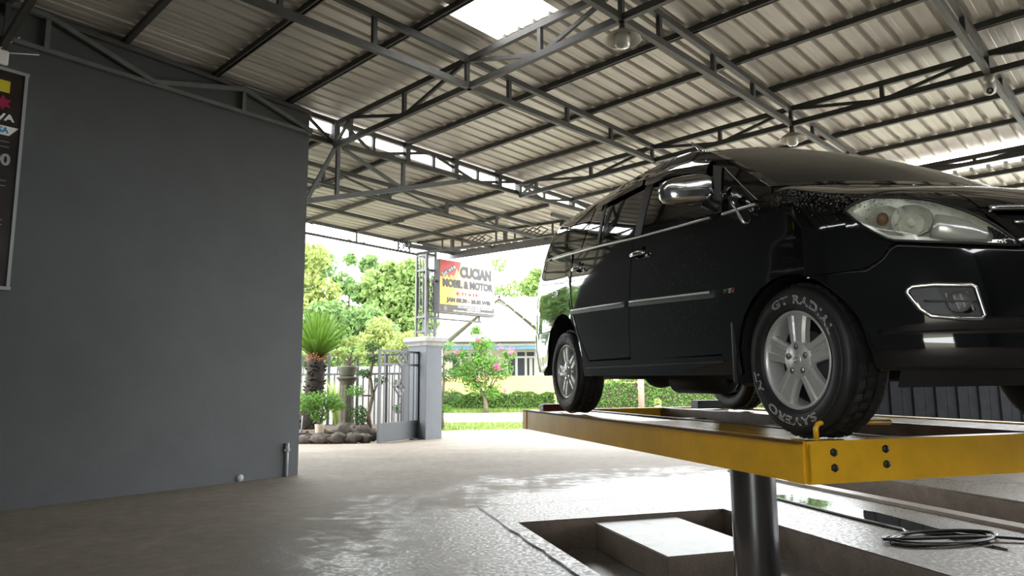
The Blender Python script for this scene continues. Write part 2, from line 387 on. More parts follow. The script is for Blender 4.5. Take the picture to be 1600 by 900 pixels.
def pit(P, dz, wet):
    x0, x1, y0, y1 = P; t = .12
    for c, d in (((x0 - t / 2, (y0 + y1) / 2, -dz / 2 - .003), (t, y1 - y0 + 2 * t, dz - .006)), ((x1 + t / 2, (y0 + y1) / 2, -dz / 2 - .003), (t, y1 - y0 + 2 * t, dz - .006)),
                 (((x0 + x1) / 2, y0 - t / 2, -dz / 2 - .003), (x1 - x0, t, dz - .006)), (((x0 + x1) / 2, y1 + t / 2, -dz / 2 - .003), (x1 - x0, t, dz - .006))):
        box_obj('pit_wall', c, d, M['pit'], floor, T=FL)
    box_obj('pit_bottom', ((x0 + x1) / 2, (y0 + y1) / 2, -dz - .02), (x1 - x0 + .1, y1 - y0 + .1, .04), wet, floor, T=FL)
pit(PIT1, .27, M['pit_wet']); pit(PIT2, .27, M['pit_wet'])
# raised cement edgings beside the pits
def rim(x0, x1, y0, y1, h, mt, rag=0.0):
    n = 26; mb = MB(FL); rg = random.Random(3)
    e = [(rg.uniform(-rag, rag)) for _ in range(n + 1)]
    vs, fs = [], []
    for i in range(n + 1):
        x = x0 + (x1 - x0) * i / n
        vs += [(x, y0 + e[i], -.004), (x, y0 + .008 + e[i], h), (x, y1 - .006, h), (x, y1, -.004)]
    for i in range(n):
        for k in range(3): fs.append((i * 4 + k, (i + 1) * 4 + k, (i + 1) * 4 + k + 1, i * 4 + k + 1))
    fs += [(0, 1, 2, 3), (n * 4 + 3, n * 4 + 2, n * 4 + 1, n * 4)]
    mb.add(vs, fs); return obj('pit_edging', mb, mt, floor)
rim(-4.75, .3, -.15, 0, .014, M['floor'], .012)
rim(-6.4, .1, 3.86, 4.05, .03, M['pit'], .006); rim(-6.4, .1, 5.2, 5.36, .012, M['floor'], .004)
def puddle(pts, n=40, amp=.06, seed=1):
    rg = random.Random(seed); P = []
    for a, b in zip(pts, pts[1:] + pts[:1]):
        for k in range(n // len(pts)):
            q = Vector((*a, 0)).lerp(Vector((*b, 0)), k / (n // len(pts))); P.append((q.x + rg.uniform(-amp, amp), q.y + rg.uniform(-amp, amp) * .5, .0035))
    mb = MB(FL); mb.add(P, [tuple(range(len(P)))[::-1]]); return obj('puddle', mb, M['puddle'], floor)
puddle([(-4.5, 3.02), (-4.4, 3.42), (-3.2, 3.40), (-2.0, 3.28), (-1.7, 3.1), (-2.4, 3.02), (-3.3, 3.0)])
# the block of concrete standing in the near pit
mb = MB(FL); mb.box((-3.19, 1.17, -.1545), (1.36, .84, .229)); blk = obj('pit_block', mb, M['pit'], None, 'low concrete block standing in the wet pit beside the steel cylinder', 'block', bevel=.008)
mb = MB(FL); mb.box((-3.19, 1.17, -.0385), (1.358, .838, .005)); tag(obj('wet_top', mb, M['block_wet'], blk), label='wet top face with green reflections painted into its colour')
# pale road and the grass verges beyond the gate
mb = MB(); mb.grid(lambda u, v: (-60 + 120 * u, 27.5 + 8.5 * v + (u - .5) * 2, -.245), 2, 1, False); tag(obj('street', mb, M['road']), kind='structure')
mb = MB(); mb.grid(lambda u, v: (15 + 35 * u, -18 + 44 * v, -.25), 2, 2, False); tag(obj('side_yard_bounce', mb, M['road']), kind='structure')  # pale slab added to bounce light onto the roof's right side
def tufts(name, x0, x1, y0, y1, n, hgt, keep=lambda x, y: True):
    vs, fs = [], []
    k = 0
    while k < n:
        x, y = random.uniform(x0, x1), random.uniform(y0, y1); k += 1
        if not keep(x, y): continue
        b = len(vs); a = random.uniform(0, 2 * pi); h = hgt * random.uniform(.5, 1.2); w = .012 + .01 * y / 20
        vs += [(x - w * cos(a), y - w * sin(a), -.265), (x + w * cos(a), y + w * sin(a), -.265), (x + random.uniform(-.05, .05), y + random.uniform(-.05, .05), -.26 + h)]
        fs.append((b, b + 1, b + 2))
    mb = MB(); mb.add(vs, fs); tag(obj(name, mb, M['blade']), 'short pale grass growing on the verge outside the gate', 'grass', kind='stuff')
tufts('verge_grass', -7, 9, 22.2, 27.3, 9000, .10)
tufts('far_verge_grass', -8, 14, 36.3, 39.0, 6000, .22)

# ------------------------------------------------------------------ charcoal wall
W0 = Vector((-5.2214, 7.3287, 0)); W1 = Vector((-3.0130, 10.0047, 0))
WD = (W1 - W0).normalized(); WN = Vector((WD.y, -WD.x, 0))            # WN faces the camera's side
FW = Matrix((WD, -WN, (0, 0, 1))).transposed().to_4x4(); FW.translation = W0      # x along, y into the wall
WL = (W1 - W0).length
mb = MB(FW)
x0, x1 = -7.0, WL
mb.add([(x, y, z) for x, zt in ((x0, 5.55), (x1, 5.33)) for y in (0, .18) for z in (0, zt)], [(0, 1, 3, 2), (4, 6, 7, 5), (0, 4, 5, 1), (2, 3, 7, 6), (1, 5, 7, 3), (0, 2, 6, 4)])
wall = tag(obj('wall_left', mb, M['wall']), kind='structure')
# walls behind the viewer and the dark corrugated screen on the far right
mb = MB(FB); mb.box((3.9, -5.3, 2.7), (12.8, .15, 5.4)); tag(obj('wall_back_unseen', mb, M['wall']), kind='structure')  # unseen, added to darken what the car's front reflects
mb = MB(FB)
for b0, b1, z0, z1 in ((-5.3, -2.1, 0, 5.5), (.0, 9.05, 0, 5.5), (-2.1, .0, 2.7, 5.5)): mb.box((-2.55, (b0 + b1) / 2, (z0 + z1) / 2), (.15, b1 - b0, z1 - z0))
tag(obj('wall_rear_unseen', mb, M['wall']), kind='structure')  # unseen, added to darken the left; doorway placed to light lift and bumper
wr = empty('wall_right', FL @ Matrix.Translation((-7.5, 10.5, 0)), kind='structure')
for k in range(14):
    mb = MB(FL); y = 7.15 + .5 * k; vs = []; fs = []
    pr = [(0, 0), (.20, 0), (.225, .03), (.275, .03), (.30, 0), (.49, 0)]
    for z in (0, 2.3): vs += [(-7.5 + d, y + q, z) for q, d in pr]
    vs += [(-7.52 + d, y + q, z) for z in (0, 2.3) for q, d in pr]
    fs = [(i, i + 1, i + 7, i + 6) for i in range(5)] + [(i + 12, i + 18, i + 19, i + 13) for i in range(5)] + [(i + 6, i + 7, i + 19, i + 18) for i in range(5)] + [(0, 6, 18, 12), (5, 17, 23, 11)]
    mb.add(vs, fs); obj('wall_panel', mb, M['dwall'], wr)
mb = MB(FL); mb.beam((-7.58, 7.1, 2.25), (-7.58, 14.1, 2.25), .06, .08); obj('wall_rail', mb, M['steel'], wr)
# unseen rest of the charcoal wall's building, added to shade the garden
mb = MB()
P_ = [W1 - WN * .185 - WD * .01, W1 + BV * 4.6 - WD * .02, W1 + BV * 4.6 - WD * 10.5, W1 - WN * .185 - WD * 10.5]
mb.add([p + Vector((0, 0, z)) for z in (-.2, 5.6) for p in P_], [(0, 1, 5, 4), (1, 2, 6, 5), (2, 3, 7, 6), (4, 5, 6, 7)]); tag(obj('wall_outer_unseen', mb, M['wall']), kind='structure')
# truss fixed to the wall's top
wt = empty('wall_truss', FW @ Matrix.Translation((WL / 2, -.04, 4.9)), 'dark steel roof truss fixed flat against the top of the charcoal wall', 'truss')
def part_beam(name, T, p, q, w, h, mt, par): 
    mb = MB(T); mb.beam(p, q, w, h); return obj(name, mb, mt, par)
part_beam('bottom_chord', FW, (-4.6, -.05, 4.95), (WL, -.05, 4.95), .05, .05, M['steel2'], wt)
part_beam('top_chord', FW, (-4.6, -.05, 5.40), (WL, -.05, 5.26), .05, .05, M['steel'], wt)
nodes = [(-4.6, 4.95), (-3.45, 5.33), (-2.3, 4.95), (-1.2, 5.33), (-1.0, 5.3), (.03, 5.34), (1.19, 4.97), (2.38, 5.27), (WL, 4.97)]
for i in range(len(nodes) - 1):
    if i == 3: continue
    if i == 4: part_beam('diagonal', FW, (-1.0, -.07, 5.34), (.03, -.07, 5.34), .05, .06, M['steel2'], wt); continue
    part_beam('diagonal', FW, (nodes[i][0], -.07, nodes[i][1]), (nodes[i + 1][0], -.07, nodes[i + 1][1]), .05, .06, M['steel2'], wt)
for x in (-3.45, -1.2, .03, 2.38): part_beam('post', FW, (x, -.055, 4.95), (x, -.055, 5.33), .05, .05, M['steel2'], wt)
# grey pipe stub and drain hole
t = empty('wall_pipe', FW @ Matrix.Translation((3.27, -.03, 0)), 'thin grey plastic pipe stub at the foot of the charcoal wall near its end', 'pipe')
mb = MB(FW); mb.tube([(3.27, -.03, 0), (3.27, -.03, .43)], .022, 10); obj('pipe', mb, M['pvc'], t)
mb = MB(FW); mb.tube([(3.27, -.03, .33), (3.27, -.03, .45)], .03, 10); mb.box((3.27, -.03, .36), (.085, .02, .03)); obj('valve', mb, M['pvc'], t)
mb = MB(FW); mb.lathe([(.0, .012), (.034, .012), (.034, 0), (.048, 0), (.048, .03), (0, .03)], 16, Matrix.Rotation(radians(90), 3, 'X'), (2.6, .012, .05)); dr = obj('drain_pipe_end', mb, M['pvc'], None, 'round drain pipe mouth at the foot of the charcoal wall', 'pipe')
mb = MB(FW); mb.lathe([(0, 0), (.036, 0)], 14, Matrix.Rotation(radians(90), 3, 'X'), (2.6, -.016, .05)); tag(obj('opening', mb, M['gap'], dr), label='dark opening')

# ------------------------------------------------------------------ roofs
def zr(a): return 5.36 - .03 * (a - 5.06)
def zc(a): return 5.05 - .03 * (a - 8.0)
def zq(a): return 4.74 - .03 * (a - 14.0)
PITCH_R = .24
def sheet_mesh(mb, a0, a1, b0, ribs, zf, dz=0.0):
    ys = [(b0 - .004, 0)]
    for k in range(ribs):
        c = b0 + PITCH_R * (k + .5)
        ys += [(c - .036, 0), (c - .026, .046), (c + .026, .046), (c + .036, 0)]
        if k < ribs - 1: ys += [(c + .085, 0), (c + .092, .004), (c + .148, .004), (c + .155, 0)]
    ys.append((b0 + PITCH_R * ribs + .004, 0))
    n = 6; vs = []; fs = []; m = len(ys)
    for i in range(n + 1):
        a = a0 + (a1 - a0) * i / n
        vs += [(a, y, zf(a) + z + dz) for y, z in ys]
    for i in range(n):
        for j in range(m - 1): fs.append((i * m + j, i * m + j + 1, (i + 1) * m + j + 1, (i + 1) * m + j))
    mb.add(vs, fs)
ceil_main = empty('ceiling', FB @ Matrix.Translation((6, 3, 5.3)), kind='structure')
SK = (4.72, 5.56, 4.68)                                                # clear sheet: from a, to a, from b
NB = 15; B0 = SK[2] - .96 * 10
for i in range(NB):
    b0 = B0 + .96 * i; dz = .0016 * (i % 2)
    if abs(b0 - SK[2]) < .01:
        for a0, a1 in ((-2.4, SK[0]), (SK[1], 13.75)):
            mb = MB(FB); sheet_mesh(mb, a0, a1, b0, 4, zr, dz); obj('roof_sheet', mb, M['sheet'], ceil_main)
        mb = MB(FB); sheet_mesh(mb, SK[0] - .03, SK[1] + .03, b0, 4, zr, .004); tag(obj('roof_sheet', mb, M['clear'], ceil_main), label='clear white plastic roof sheet letting daylight in')
    else:
        mb = MB(FB); ribs = 4 if b0 + .96 < 9.4 else 1
        if i == NB - 1: ribs = 3
        sheet_mesh(mb, -2.4, 13.75, b0, ribs, zr, dz); obj('roof_sheet', mb, M['sheet'], ceil_main)
B1 = B0 + .96 * (NB - 1) + .72
def purlin(a, b0, b1, zf, par, w=.045, h=.07):
    mb = MB(FB); z = zf(a) - h / 2 - .004
    mb.beam((a, b0, z), (a, b1, z), w, h); mb.beam((a + .02, b0, z - h / 2 + .005), (a + .02, b1, z - h / 2 + .005), .04, .01)
    obj('purlin', mb, M['steel'], par)
for a in (-2.2, -1.0, .15, 1.3, 2.45, 3.58, 4.68, 6.88, 7.93, 9.0, 11.3, 12.45): purlin(a, B0 + .05, B1 - .04, zr, ceil_main)
canopy = empty('ceiling', FB @ Matrix.Translation((9.5, 12, 5.0)), kind='structure')
for i in range(6):
    b0 = 9.32 + .96 * i; mb = MB(FB)
    sheet_mesh(mb, 3.0 if b0 < 13 else 3.6, 13.24 - .118 * i, b0, 4 if i < 5 else 2, zc, .0016 * (i % 2)); obj('roof_sheet', mb, M['sheet'], canopy)
for a in (4.2, 5.5, 6.75, 8.0, 9.36, 10.7): purlin(a, 9.36, 14.5, zc, canopy)
lowroof = empty('ceiling', FB @ Matrix.Translation((16, 1, 4.7)), kind='structure')
for i in range(11):
    b0 = -4.2 + .96 * i; mb = MB(FB)
    sheet_mesh(mb, 13.55, 19.0, b0, 4, zq, .0016 * (i % 2)); obj('roof_sheet', mb, M['sheet'], lowroof)
for a in (13.9, 14.95, 16.2, 17.5): purlin(a, -4.1, 6.2, zq, lowroof)

# ------------------------------------------------------------------ trusses
def truss(label, T, p0, p1, zt, zb, posts, diags, cw=.06, ch=.075, group=None, name='roof_truss', thick=None, pm='steel'):
    """p0, p1 in the frame's plane; posts: list of fractions (0..1); diags: list of (fraction, top?) chains"""
    P0, P1 = Vector((*p0, 0)), Vector((*p1, 0)); at = lambda f: P0.lerp(P1, f)
    zT = lambda f: zt(at(f).x) if callable(zt) else zt
    zB = lambda f: zb(at(f).x) if callable(zb) else zb
    c = at(.5); t = empty(name, T @ Matrix.Translation((c.x, c.y, zB(.5))), label, 'truss', group)
    part_beam('top_chord', T, at(0) + Vector((0, 0, zT(0))), at(1) + Vector((0, 0, zT(1))), cw, ch, M[pm], t)
    part_beam('bottom_chord', T, at(0) + Vector((0, 0, zB(0))), at(1) + Vector((0, 0, zB(1))), cw, ch, M[pm], t)
    for f in posts:
        w = .05 if not (thick and f in thick) else .10
        part_beam('post', T, at(f) + Vector((0, 0, zB(f))), at(f) + Vector((0, 0, zT(f))), w, w, M[pm], t)
    for f, g, upw in diags:
        za, zb_ = (zB(f), zT(g)) if upw else (zT(f), zB(g))
        part_beam('diagonal', T, at(f) + Vector((0, 0, za)), at(g) + Vector((0, 0, zb_)), .035, .045, M[pm], t)
    return t
ztop = lambda a: zr(a) - .125
zbot = lambda a: 4.875
def frac(v, a, b): return (v - a) / (b - a)
# trusses along a (towards the far eave)
A_0, A_1 = -2.2, 13.6
pa = [frac(a, A_0, A_1) for a in (-.4, .7, 1.85, 3.0, 4.1, 6.2, 7.38, 8.42, 10.4, 11.9, 13.0)]
for b, lab in ((6.08, 'steel truss with short posts nearest the charcoal wall, left of the clear roof sheet'),
               (3.80, 'steel truss with short posts from which both hanging lamps drop at its crossings'),
               (1.44, 'steel truss at the upper right edge carrying the small security camera'),
               (-.9, 'steel truss with short posts over the place where the viewer stands')):
    truss(lab, FB, (A_0, b), (A_1, b), ztop, zbot, pa, [])
# trusses along b (parallel to the purlins)
def bt(a, lab):
    b0, b1 = B0 + .1, 9.15; nb = [9.15, 8.72, 7.4, 6.12, 4.9, 3.8, 2.6, 1.44, .25, -.9, -2.1, -3.3]
    fr_ = [frac(b, b0, b1) for b in nb]
    ds = [(fr_[i], fr_[i + 1], i % 2 == 0) for i in range(len(nb) - 1)]
    truss(lab, FB, (a, b0), (a, b1), ztop, zbot, fr_, ds)
bt(5.5, 'long lattice truss with diagonals running past the near edge of the clear roof sheet')
bt(9.62, 'long lattice truss with diagonals passing just above the car roof')
bt(1.25, 'dark lattice truss in the top left corner above the price board')
truss('lattice truss at the far right roof edge with bright sky behind it', FB, (13.6, B0 + .1), (13.6, 9.1), ztop, zbot,
      [frac(b, B0 + .1, 9.1) for b in (7.6, 5.5, 3.4, 2.35, 1.3, -.9)], [(frac(x, B0 + .1, 9.1), frac(y, B0 + .1, 9.1), w) for x, y, w in ((7.6, 5.5, True), (5.5, 3.4, False), (3.4, 2.35, False), (2.35, 1.2, True), (1.2, -.9, False))])
# edge truss in the gap between the two roofs, thick posts at the purlin ends
ea, eb = 3.2, 13.6
truss('truss along the bright gap between main roof and lower canopy', FB, (ea, 9.22), (eb, 9.22), lambda a: zr(a) - .06, lambda a: 4.95,
      [frac(a, ea, eb) for a in (5.0, 5.55, 6.25, 6.92, 7.5, 8.0, 8.55, 9.1, 9.65, 10.4, 11.3, 12.4)],
      [(frac(x, ea, eb), frac(y, ea, eb), w) for x, y, w in ((4.4, 5.0, True), (5.0, 5.5, False), (5.72, 6.25, False), (6.25, 7.4, True), (7.5, 8.5, False), (8.55, 9.6, True), (9.65, 10.4, False), (10.4, 11.3, True), (11.3, 12.4, False))],
      thick=[frac(a, ea, eb) for a in (5.55, 6.92, 8.0, 9.1, 9.65, 11.3)])
# triangular haunch from the wall's end up to the edge truss
hb = empty('haunch_bracket', FB @ Matrix.Translation((6.5, 9.22, 3.9)), 'triangular steel bracket rising from the end of the charcoal wall to the edge truss', 'bracket')
def hp(u): return 3.95 + (u - 5.1) * .305
part_beam('rising_chord', FB, (5.07, 9.22, hp(5.07)), (8.3, 9.22, 4.93), .06, .075, M['steel2'], hb)
part_beam('post', FB, (5.6, 9.22, hp(5.6)), (5.6, 9.22, 4.93), .055, .055, M['steel2'], hb)
part_beam('post', FB, (6.85, 9.22, hp(6.85)), (6.85, 9.22, 4.93), .055, .055, M['steel2'], hb)
part_beam('diagonal', FB, (5.1, 9.22, hp(5.1) + .03), (5.56, 9.22, 4.9), .05, .055, M['steel2'], hb)
part_beam('diagonal', FB, (5.68, 9.22, 4.9), (6.8, 9.22, hp(6.8) + .03), .05, .05, M['steel2'], hb)
# lower canopy framing
def ctz(a): return zc(a) - .125
for b, lab in ((10.5, 'light truss under the lower canopy nearest the bright gap'), (11.42, 'middle light truss under the lower canopy'), (12.9, 'light truss under the lower canopy nearest the street')):
    pa2 = [frac(a, 3.4, 11.6) for a in (4.8, 6.1, 7.4, 8.7, 10.0)] if b < 11 else []
    t = empty('canopy_truss', FB @ Matrix.Translation((7.5, b, 4.8)), lab, 'truss')
    part_beam('top_chord', FB, (3.4, b, ctz(3.4)), (11.55, b, ctz(11.55)), .06, .07, M['steel'], t)
    if b < 11:
        part_beam('bottom_chord', FB, (3.4, b, ctz(3.4) - .28), (11.55, b, ctz(11.55) - .28), .05, .05, M['steel'], t)
        for a in (6.1, 7.5, 8.9, 10.3): part_beam('post', FB, (a, b, ctz(a) - .28), (a, b, ctz(a)), .05, .05, M['steel'], t)
        for a in (6.1, 7.5, 8.9): part_beam('diagonal', FB, (a, b, ctz(a)), (a + 1.4, b, ctz(a) - .28), .03, .035, M['steel'], t)
    else:
        for a in (6.5, 9.2):                                            # struts to the next frame
            part_beam('strut', FB, (a, b, ctz(a) - .02), (a + .05, b - .5, ctz(a) - .02), .04, .04, M['steel'], t)
# left edge truss of the canopy
t = empty('canopy_edge_truss', FB @ Matrix.Translation((9, 14.45, 4.7)), 'slim open truss along the canopy edge from the charcoal wall to the lattice column', 'truss')
part_beam('top_chord', FB, (5.2, 14.42, zc(5.2) - .03), (11.1, 14.55, zc(11.1) - .03), .05, .07, M['steel2'], t)
part_beam('bottom_chord', FB, (5.2, 14.42, zc(5.2) - .34), (11.3, 14.5, zc(11.3) - .31), .05, .055, M['steel2'], t)
for a in (6.4, 7.95, 9.36, 10.62, 10.98): part_beam('post', FB, (a, 14.46, zc(a) - .33), (a, 14.46, zc(a) - .03), .04, .04, M['steel2'], t)
for p, q in (((7.95, -.05), (9.36, -.32)), ((9.4, -.32), (10.6, -.08)), ((6.4, -.32), (7.9, -.05))): part_beam('diagonal', FB, (p[0], 14.46, zc(p[0]) + p[1]), (q[0], 14.46, zc(q[0]) + q[1]), .014, .018, M['steel'], t)
def diamond(T, c, dx, dz, w, par, name='diamond', vert=True, ax=None):
    ax = ax or Vector((1, 0, 0)); c = Vector(c); zz = Vector((0, 0, 1)); mb = MB(T)
    P = [c + ax * dx, c + zz * dz, c - ax * dx, c - zz * dz]
    for i in range(4): mb.beam(P[i], P[(i + 1) % 4], w, w)
    return obj(name, mb, M['steel'], par)
diamond(FB, (10.72, 14.46, zc(10.7) - .18), .10, .12, .02, t); diamond(FB, (10.86, 14.46, zc(10.8) - .18), .10, .12, .02, t)
# front truss with diamonds
FT0, FT1 = Vector((11.2, 14.4, 0)), Vector((12.1, 9.3, 0))
t = empty('diamond_truss', FB @ Matrix.Translation((11.7, 11.8, 4.6)), 'front canopy truss decorated with rows of small steel diamonds', 'truss')
fz = lambda p: zc(p.x) - .02
part_beam('top_chord', FB, FT0 + Vector((0, 0, fz(FT0))), FT1 + Vector((0, 0, fz(FT1))), .06, .06, M['steel'], t)
part_beam('bottom_chord', FB, FT0 + Vector((0, 0, fz(FT0) - .29)), FT1 + Vector((0, 0, fz(FT1) - .29)), .06, .06, M['steel'], t)
fax = (FT1 - FT0).normalized(); FLEN = (FT1 - FT0).length
for d in (.85, 1.18, 1.5, 2.55, 2.82, 3.1, 4.15, 4.4, 4.65):
    p = FT0 + fax * d; th = .075 if d in (1.18, 2.82, 4.4) else .035
    part_beam('post', FB, p + Vector((0, 0, fz(p) - .28)), p + Vector((0, 0, fz(p))), th, th, M['steel'], t)
for c0 in (2.02, 3.62):
    for k in range(-1, 2):
        p = FT0 + fax * (c0 + k * .21); diamond(FB, p + Vector((0, 0, fz(p) - .15)), .2, .10, .022, t, ax=fax)
# fascia board at the canopy's outer edge
t = box_obj('canopy_fascia', (0, 0, 0), (.04, 5.6, .2), M['fascia'], None, T=FB @ Matrix.Translation((12.95, 11.95, zc(13) - .095)) @ Matrix.Rotation(radians(7), 4, 'Z'), label='grey fascia board along the outer edge of the lower canopy', cat='fascia')
t2 = box_obj('canopy_fascia', (0, 0, 0), (2.1, .04, .12), M['fascia'], None, T=FB @ Matrix.Translation((12.0, 14.62, zc(12) - .05)), label='short grey trim board from the lattice column to the fascia corner', cat='fascia')
# rafter tails holding the overhang
for i, bb in enumerate((9.8, 11.5, 13.2, 14.3)):
    t = empty('canopy_rafter', FB @ Matrix.Translation((12.4, bb, zc(12.4) - .06)), None, None)
    part_beam('rafter', FB, (11.3, bb, zc(11.3) - .045), (12.95, bb, zc(12.95) - .045), .05, .07, M['steel2'], t)
    tag(t, ['rafter tail under the canopy overhang behind the car roof', 'rafter tail over the street side half way along the diamond truss', 'rafter tail over the street side near the lattice column', 'last rafter tail beside the short trim board'][i], 'rafter')
# hanging lamps, security camera
def lamp(b, a, lab):
    z = zbot(a) - .04; p = FB @ Vector((a, b, 0))
    t = empty('hanging_lamp', Matrix.Translation((p.x, p.y, z)), lab, 'lamp', 'lamps hanging under the trusses')
    c = (p.x, p.y, 0)
    m1 = MB(Matrix.Translation(c)); m1.lathe([(.0, z), (.03, z), (.03, z - .05), (.05, z - .09), (.05, z - .12)], 16); obj('lamp_holder', m1, M['steel'], t)
    m2 = MB(Matrix.Translation(c)); pr = [(.045, z - .09), (.08, z - .10), (.135, z - .135), (.185, z - .185), (.19, z - .19), (.183, z - .19), (.13, z - .142), (.045, z - .105)]
    m2.lathe(pr, 28); obj('lamp_shade', m2, M['cream'], t)
    m3 = MB(Matrix.Translation(c)); m3.lathe([(.06, z - .115), (.075, z - .13), (.08, z - .20), (.075, z - .245), (.055, z - .27), (0, z - .28)], 20); obj('glass_cover', m3, M['opal'], t)
lamp(3.80, 5.5, 'cream enamel shade lamp hanging near the clear roof sheet'); lamp(3.80, 9.62, 'cream enamel shade lamp hanging above the windscreen of the car')
p = FB @ Vector((9.62, 1.44, 0)); z = zbot(9.62) - .04
t = empty('security_camera', Matrix.Translation((p.x, p.y, z)), 'small white bulb-shaped security camera hanging from a truss crossing', 'camera')
T_ = Matrix.Translation((p.x, p.y, z)); m1 = MB(T_); m1.lathe([(0, 0), (.055, 0), (.06, -.06), (.04, -.075), (.03, -.085), (.03, -.10)], 16); obj('mount', m1, M['cream'], t)
m1 = MB(T_); m1.lathe([(.02, -.09), (.045, -.10), (.062, -.14), (.065, -.18), (.055, -.215), (.03, -.235), (0, -.24)], 18); obj('housing', m1, M['white'], t)
dv = Vector((-p.x, -p.y, CAM_H - z)).normalized(); q = dv.to_track_quat('Z', 'Y').to_matrix()
m1 = MB(T_); m1.lathe([(.036, .042), (.036, .064), (.026, .066), (.022, .058), (0, .058)], 16, q, (0, 0, -.185)); obj('lens', m1, M['black'], t)
# ------------------------------------------------------------------ the car (x forward, near side at negative y, z from the lift's deck)
def ip(x, xs, ys): return float(np.interp(x, xs, ys))
WZ = [.20, .27, .36, .45, .55, .70, .85, 1.0, 1.1, 1.2, 1.3, 1.4, 1.5, 1.55, 1.60, 1.64, 1.68, 1.71]
WY = [.835, .850, .868, .876, .882, .885, .880, .868, .852, .830, .803, .774, .742, .724, .700, .675, .640, .600]
FZ = [.2, .26, .32, .36, .40, .44, .48, .55, .62, .68, .74, .80, .86, .92, .97, 1.02, 1.1, 1.2]
FXN = [.70, .755, .785, .79, .785, .805, .81, .805, .795, .785, .77, .745, .705, .64, .55, .44, .2, .05]
RZ = [.2, .4, .45, .65, .7, 1.0, 1.2, 1.33, 1.5, 1.6, 1.71]
RX = [-3.62, -3.70, -3.74, -3.76, -3.76, -3.76, -3.76, -3.75, -3.69, -3.63, -3.55]
XR0, XF0, NF, NR = -3.22, .02, 2.35, 3.3
def kx(x): return 1 - .018 * max(0, (-2.0 - x) / 1.2) ** 2 - .03 * max(0, (x + .6) / .9) ** 2
def S(s, z):
    W = ip(z, WZ, WY)
    if s < 0:
        f = min(-s, 1) * pi / 2; xr = ip(z, RZ, RX)
        return Vector((XR0 - (XR0 - xr) * sin(f) ** (2 / NR), -W * kx(XR0) * max(cos(f), 0) ** (2 / NR), z))
    if s <= 1:
        x = XR0 + (XF0 - XR0) * s; return Vector((x, -W * kx(x), z))
    f = min(s - 1, 1) * pi / 2; xf = ip(z, FZ, FXN)
    return Vector((XF0 + (xf - XF0) * sin(f) ** (2 / NF), -W * kx(XF0) * max(cos(f), 0) ** (2 / NF), z))
def SN(s, z):
    e = 2e-3; s0, s1 = max(s - e, -1), min(s + e, 2)
    d = S(s1, z) - S(s0, z); t = S(s, z + .012) - S(s, z - .012); n = d.cross(t)
    return n.normalized() if n.length > 1e-12 else Vector((1 if s > 0 else -1, 0, 0))
def sx(x): return (x - XR0) / (XF0 - XR0)
def SO(s, z, off): return S(s, z) + SN(s, z) * off
car = empty('car', FC, 'black seven-seat family car with silver alloy wheels raised on the yellow lift', 'car')
def skin(fn, nu, nv, off=0.0, t=.016, mir=False, mb=None):
    """panel over the body's surface: fn(u, v) -> (s, z); edges folded inwards by t"""
    mb = mb or MB(FC); P = []; Q = []
    for j in range(nv + 1):
        for i in range(nu + 1):
            s, z = fn(i / nu, j / nv); n = SN(s, z); p = S(s, z); P.append(p + n * off); Q.append(p + n * (off - t))
    if mir: P = [Vector((p.x, -p.y, p.z)) for p in P]; Q = [Vector((p.x, -p.y, p.z)) for p in Q]
    W = nu + 1; fs = [(j * W + i, j * W + i + 1, (j + 1) * W + i + 1, (j + 1) * W + i) for j in range(nv) for i in range(nu)]
    ring = [i for i in range(W)] + [j * W + nu for j in range(1, nv + 1)] + [nv * W + i for i in range(nu - 1, -1, -1)] + [j * W for j in range(nv - 1, 0, -1)]
    if mir: fs = [f[::-1] for f in fs]
    mb.add(P, fs, True)
    rv = [P[k] for k in ring] + [Q[k] for k in ring]; n = len(ring)
    rf_ = [(k, k + n, (k + 1) % n + n, (k + 1) % n) for k in range(n)]
    if mir: rf_ = [f[::-1] for f in rf_]
    mb.add(rv, rf_, False); return mb
def lin(a, b): return lambda u: a + (b - a) * u
def band(sa, sb, zb, zt): return lambda u, v: ((lambda s: (s, zb(s) + (zt(s) - zb(s)) * v))(sa + (sb - sa) * u))
def both(name, fn, nu, nv, mt, off=0.0, t=.016, par=None, extra=()):
    out = []
    for mir in (False, True):
        mb = skin(fn, nu, nv, off, t, mir)
        for f2, a, b in extra: skin(f2, a, b, off, t, mir, mb)
        out.append(obj(name, mb, mt, par or car))
    return out
# key lines
def belt(s): return ip(S(s, 1.1).x, [-3.72, -3.054, -2.091, -1.402, -.913, -.521, -.355, -.172, -.10, .02], [1.335, 1.307, 1.223, 1.153, 1.112, 1.082, 1.072, 1.062, 1.09, 1.08])
def roofz(s):
    x = S(s, 1.62).x
    return ip(x, [-3.7, -3.4, -3.3, -2.97, -2.3, -1.75, -1.15, -.96, -.77, -.704, -.559, -.416, -.259, -.125, -.08], [1.665, 1.685, 1.69, 1.702, 1.708, 1.692, 1.62, 1.582, 1.515, 1.487, 1.405, 1.315, 1.222, 1.135, 1.105])
def archF(x): return .31 + .385 * sqrt(max(0, 1 - (x / .378) ** 2)) if abs(x) < .378 else 0
def archR(x): return .31 + .475 * sqrt(max(0, 1 - ((x + 2.73) / .405) ** 2)) if abs(x + 2.73) < .405 else 0
def seam(s): return ip(s, [1.06, 1.10, 1.159, 1.27, 1.33, 1.362], [.668, .666, .664, .664, .70, .749])
def hlT(s): return ip(s, [1.252, 1.28, 1.313, 1.384, 1.484, 1.557, 1.627, 1.680, 1.714], [.911, .928, .940, .956, .939, .908, .843, .773, .711])
def hlB(s): return ip(s, [1.252, 1.265, 1.306, 1.363, 1.471, 1.600, 1.714], [.911, .873, .816, .761, .741, .722, .709])
